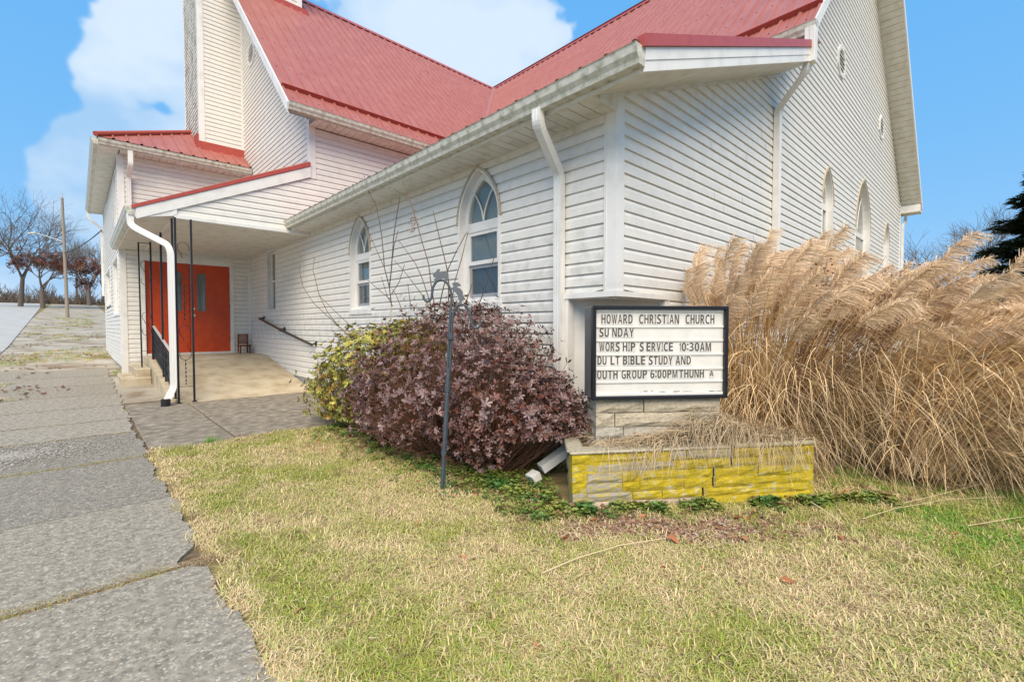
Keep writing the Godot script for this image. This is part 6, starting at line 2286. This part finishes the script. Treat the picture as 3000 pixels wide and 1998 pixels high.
func bare_tree(label: String, at: Vector3, tall: float, r: float, sd: int, leaves: int, leaf_col: Color, group: String, spread := 0.75) -> void:
	rng.seed = sd
	var t := thing("bare_tree" if leaves == 0 else "oak_tree", label, "tree", at, group)
	var trunk := MB.new()
	var lean := Vector3(rng.randfn(0, 0.05), 1, rng.randfn(0, 0.05)).normalized()
	trunk.tube(PackedVector3Array([Vector3.ZERO, lean * tall * 0.14, lean * tall * 0.26]), r * 1.25, r * 0.85, 8)
	obj("trunk", trunk, M.bark, t)
	var tips := PackedVector3Array()
	var br := MB.new()
	for i in 4:
		var a := TAU * i / 4.0 + rng.randf()
		var d := (lean + Vector3(cos(a), 0.1, sin(a)) * rng.randf_range(0.35, 0.8)).normalized()
		limb(br, lean * tall * (0.20 + 0.02 * i), d, tall * 0.27, r * 0.5, 4, tips, spread)
	obj("crown", br, M.bark, t)
	if leaves > 0:
		var lf := MB.new()
		lf.ink(Color(1, 1, 1))
		for i in 5:
			var d := Vector3(rng.randfn(), rng.randfn(), rng.randfn()).normalized() * 0.12
			lf.quad(d + Vector3(-0.07, 0, 0), d + Vector3(0, 0.05, 0.03), d + Vector3(0.07, 0, 0), d + Vector3(0, -0.05, -0.03))
		var xs := []
		var cs := []
		for i in leaves:
			var p := tips[rng.randi() % tips.size()]
			if p.y > tall * 0.62: continue
			xs.append(Transform3D(Basis.from_euler(Vector3(rng.randf() * 6, rng.randf() * 6, 0)), p + Vector3(rng.randfn(0, 0.2), rng.randfn(0, 0.2), rng.randfn(0, 0.2))))
			cs.append(leaf_col * rng.randf_range(0.6, 1.3))
		many("dead_leaves", lf, M.leaves, xs, cs, t)

func make_background() -> void:
	var at := func(px: float, dist: float) -> Vector3:
		var d := ray(px, 957.0)
		d.y = 0.0
		var p := cam_pos + d.normalized() * dist
		p.y = hill(p.x, p.z)
		return p
	bare_tree("tall bare tree with spreading grey branches beyond the road crest", at.call(60, 62), 11.0, 0.16, 31, 0, Color.WHITE, "")
	bare_tree("wide bare tree at the far left of the road with fine twigs", at.call(-70, 60), 10.5, 0.16, 37, 0, Color.WHITE, "")
	bare_tree("oak with rust brown dead leaves clinging to low branches", at.call(125, 60), 7.4, 0.15, 32, 3200, Color(0.20, 0.075, 0.045), "")
	bare_tree("bare tree with crooked trunk behind the stop sign", at.call(262, 70), 8.0, 0.18, 34, 0, Color.WHITE, "", 0.6)
	bare_tree("slender bare tree close to the church wall on the hill", at.call(300, 76), 9.0, 0.14, 35, 0, Color.WHITE, "", 0.5)
	bare_tree("bare tree with thin twisted twigs beside the dark evergreen", at.call(2900, 30), 7.2, 0.12, 36, 0, Color.WHITE, "")
	bare_tree("low bare tree half hidden behind the tan grass plumes", at.call(2790, 36), 7.4, 0.11, 39, 0, Color.WHITE, "")
	# brush along the skyline
	rng.seed = 70
	var br := MB.new()
	for i in 1500:
		var px := rng.randf_range(-150, 420)
		var p: Vector3 = at.call(px, rng.randf_range(72, 96))
		var h := rng.randf_range(0.3, 1.0) * (1.0 + 1.3 * absf(sin(px * 0.031) + 0.6 * sin(px * 0.083)))
		var g := rng.randf_range(0.7, 1.3)
		br.ink(Color(0.15 * g, 0.115 * g, 0.085 * g))
		for k in 3:
			var d := Vector3(rng.randfn(0, 0.35), 1, rng.randfn(0, 0.35)).normalized()
			br.tube(PackedVector3Array([p, p + d * h * 0.5, p + d * h + Vector3(rng.randfn(0, 0.25), 0, rng.randfn(0, 0.25))]), 0.035, 0.012, 3, false)
	var bo := obj("brush", br, M.twig)
	tag(bo, "tangle of bare brown brush along the crest of the hill", "brush")
	bo.set_meta("kind", "stuff")
	# evergreen behind the grass
	rng.seed = 71
	var eo: Vector3 = at.call(3075, 24)
	var ev := thing("evergreen_tree", "dark green evergreen tree rising behind the tan grass", "tree", eo)
	var mb := MB.new()
	mb.tube(PackedVector3Array([Vector3.ZERO, Vector3(0, 3.5, 0), Vector3(0, 6.5, 0)]), 0.2, 0.04, 8)
	obj("trunk", mb, M.bark, ev)
	var spray := MB.new()
	for i in 26:
		var t := rng.randf()
		var s := 1.0 if i % 2 == 0 else -1.0
		var o := Vector3(0.36 * t, -0.05 * t * t, 0)
		var d := Vector3(0.5, rng.randf_range(-0.3, 0.35), s * rng.randf_range(0.4, 1.0)).normalized()
		var g := rng.randf_range(0.6, 1.3)
		spray.ink(Color(g, g, g))
		spray.ribbon(PackedVector3Array([o, o + d * 0.07, o + d * 0.15 + Vector3(0.02, -0.015, 0)]), 0.045, 0.004, d.cross(Vector3(rng.randf(), 1, rng.randf())).normalized())
	var xs := []
	var cs := []
	for i in 4600:
		var t := pow(rng.randf(), 0.75)
		var y := lerpf(6.6, 0.4, t)
		var rad := lerpf(0.15, 2.6, t) * (0.75 + 0.35 * sin(t * 46.0)) * sqrt(rng.randf_range(0.25, 1.0))
		var a := rng.randf() * TAU
		rad *= 1.0 + 0.25 * sin(a * 5.0 + y * 2.0)
		var out := Vector3(cos(a), rng.randf_range(-0.15, 0.35), sin(a)).normalized()
		var up := (Vector3.UP - out * out.y).normalized()
		xs.append(Transform3D(Basis(out, up, out.cross(up)).scaled(Vector3.ONE * rng.randf_range(0.7, 1.4)), Vector3(cos(a) * rad, y, sin(a) * rad)))
		var g := rng.randf_range(0.6, 1.3)
		cs.append(Color(0.03 * g, 0.05 * g, 0.016 * g))
	many("crown", spray, M.leaves, xs, cs, ev)
	# utility poles, street lamp and wires
	var p1: Vector3 = at.call(197, 43)
	var u1 := thing("utility_pole", "weathered wooden utility pole with a street lamp arm beside the road", "utility pole", p1)
	mb = MB.new()
	mb.tube(PackedVector3Array([Vector3(0, -0.2, 0), Vector3(-0.05, 4.0, 0), Vector3(-0.10, 7.9, 0)]), 0.105, 0.075, 10)
	obj("pole", mb, M.pole_wood, u1)
	mb = MB.new()
	mb.tube(PackedVector3Array([Vector3(-0.08, 5.0, 0), Vector3(-0.08, 5.35, 0) - rgt * 1.0, Vector3(-0.08, 5.6, 0) - rgt * 1.9]), 0.03, 0.03, 6)
	var arm := obj("lamp_arm", mb, M.lamp_grey, u1)
	mb = MB.new()
	mb.tube(PackedVector3Array([Vector3(-0.08, 5.6, 0) - rgt * 1.8, Vector3(-0.08, 5.59, 0) - rgt * 2.1, Vector3(-0.08, 5.56, 0) - rgt * 2.4]), 0.10, 0.05, 8)
	obj("lamp_head", mb, M.lamp_grey, arm)
	mb = MB.new()
	mb.tube(PackedVector3Array([Vector3(-0.10, 7.9, 0), Vector3(-0.10, 8.25, 0)]), 0.03, 0.03, 6)
	obj("insulator", mb, M.lamp_grey, u1)
	var p2: Vector3 = at.call(226, 88)
	var u2 := thing("utility_pole", "plain dark utility pole standing farther up beyond the crest", "utility pole", p2)
	mb = MB.new()
	mb.tube(PackedVector3Array([Vector3(0, -0.3, 0), Vector3(0, 7.0, 0)]), 0.14, 0.10, 8)
	obj("pole", mb, M.bark, u2)
	for q in [[p1 + Vector3(-0.06, 4.3, 0), p1 - rgt * 30.0 + Vector3(0, 4.6, 0) - fwd * 2.0, "black service wire running from the lamp pole across the road"], [p1 + Vector3(-0.06, 4.3, 0), Vector3(-2.55, 4.3, -17.9), "black service wire running from the lamp pole to the church"]]:
		var a: Vector3 = q[0]
		var b: Vector3 = q[1]
		var pts := PackedVector3Array()
		for i in 9:
			var t := i / 8.0
			pts.append(a.lerp(b, t) - a - Vector3.UP * 0.6 * t * (1.0 - t))
		mb = MB.new()
		mb.tube(pts, 0.022, 0.022, 4, false)
		var o := obj("service_wire", mb, M.wire)
		o.position = a
		tag(o, q[2], "wire")
	# stop sign up the hill
	var ss: Vector3 = at.call(259, 74)
	var sg := thing("stop_sign", "small red octagonal stop sign up the hill by the bare trees", "sign", ss)
	mb = MB.new()
	mb.tube(PackedVector3Array([Vector3.ZERO, Vector3(0, 2.4, 0)]), 0.04, 0.04, 6)
	obj("post", mb, M.lamp_grey, sg)
	mb = MB.new()
	var face := []
	for i in 8:
		var an := TAU * (i + 0.5) / 8.0
		face.append(rgt * cos(an) * 0.42 + Vector3.UP * (2.1 + sin(an) * 0.42) - fwd * 0.05)
	for i in range(1, 7):
		mb.tri(face[0], face[i], face[i + 1])
		mb.tri(face[0] + fwd * 0.02, face[i] + fwd * 0.02, face[i + 1] + fwd * 0.02)
	obj("plate", mb, M.sign_red, sg)


# ------------------------------------------------------------------ build
func _ready() -> void:
	var cam := Camera3D.new()
	cam.name = "camera"
	add_child(cam)
	cam.position = cam_pos
	cam.look_at_from_position(cam_pos, cam_pos + fwd * cos(PITCH) - Vector3.UP * sin(PITCH), Vector3.UP)
	cam.fov = rad_to_deg(2.0 * atan(999.0 / FOCAL))
	cam.near = 0.05
	cam.far = 900.0
	cam.current = true
	var sun := DirectionalLight3D.new()
	sun.name = "sun"
	add_child(sun)
	sun.light_energy = 0.5
	sun.light_color = Color(1.0, 0.925, 0.815)
	sun.light_angular_distance = 50.0
	sun.shadow_enabled = true
	sun.look_at_from_position(Vector3.ZERO, Vector3(0.55, -0.95, -0.62), Vector3.UP)
	var env := Environment.new()
	env.background_mode = Environment.BG_SKY
	var sky := Sky.new()
	var pano := PanoramaSkyMaterial.new()
	pano.panorama = ImageTexture.create_from_image(make_sky())
	sky.sky_material = pano
	env.sky = sky
	env.background_energy_multiplier = 0.55
	env.tonemap_mode = Environment.TONE_MAPPER_LINEAR
	env.tonemap_exposure = 3.4
	env.sdfgi_enabled = true
	env.ssao_enabled = true
	env.ssil_enabled = true
	var we := WorldEnvironment.new()
	we.environment = env
	we.name = "world"
	add_child(we)

	make_materials()
	make_ground()
	rng.seed = 1
	make_church()
	make_ramp()
	make_columns()
	make_small_porch_things()
	make_pier()
	make_planter()
	make_sign()
	make_hook()
	make_shrubs()
	make_tall_grass()
	make_lawn()
	make_background()
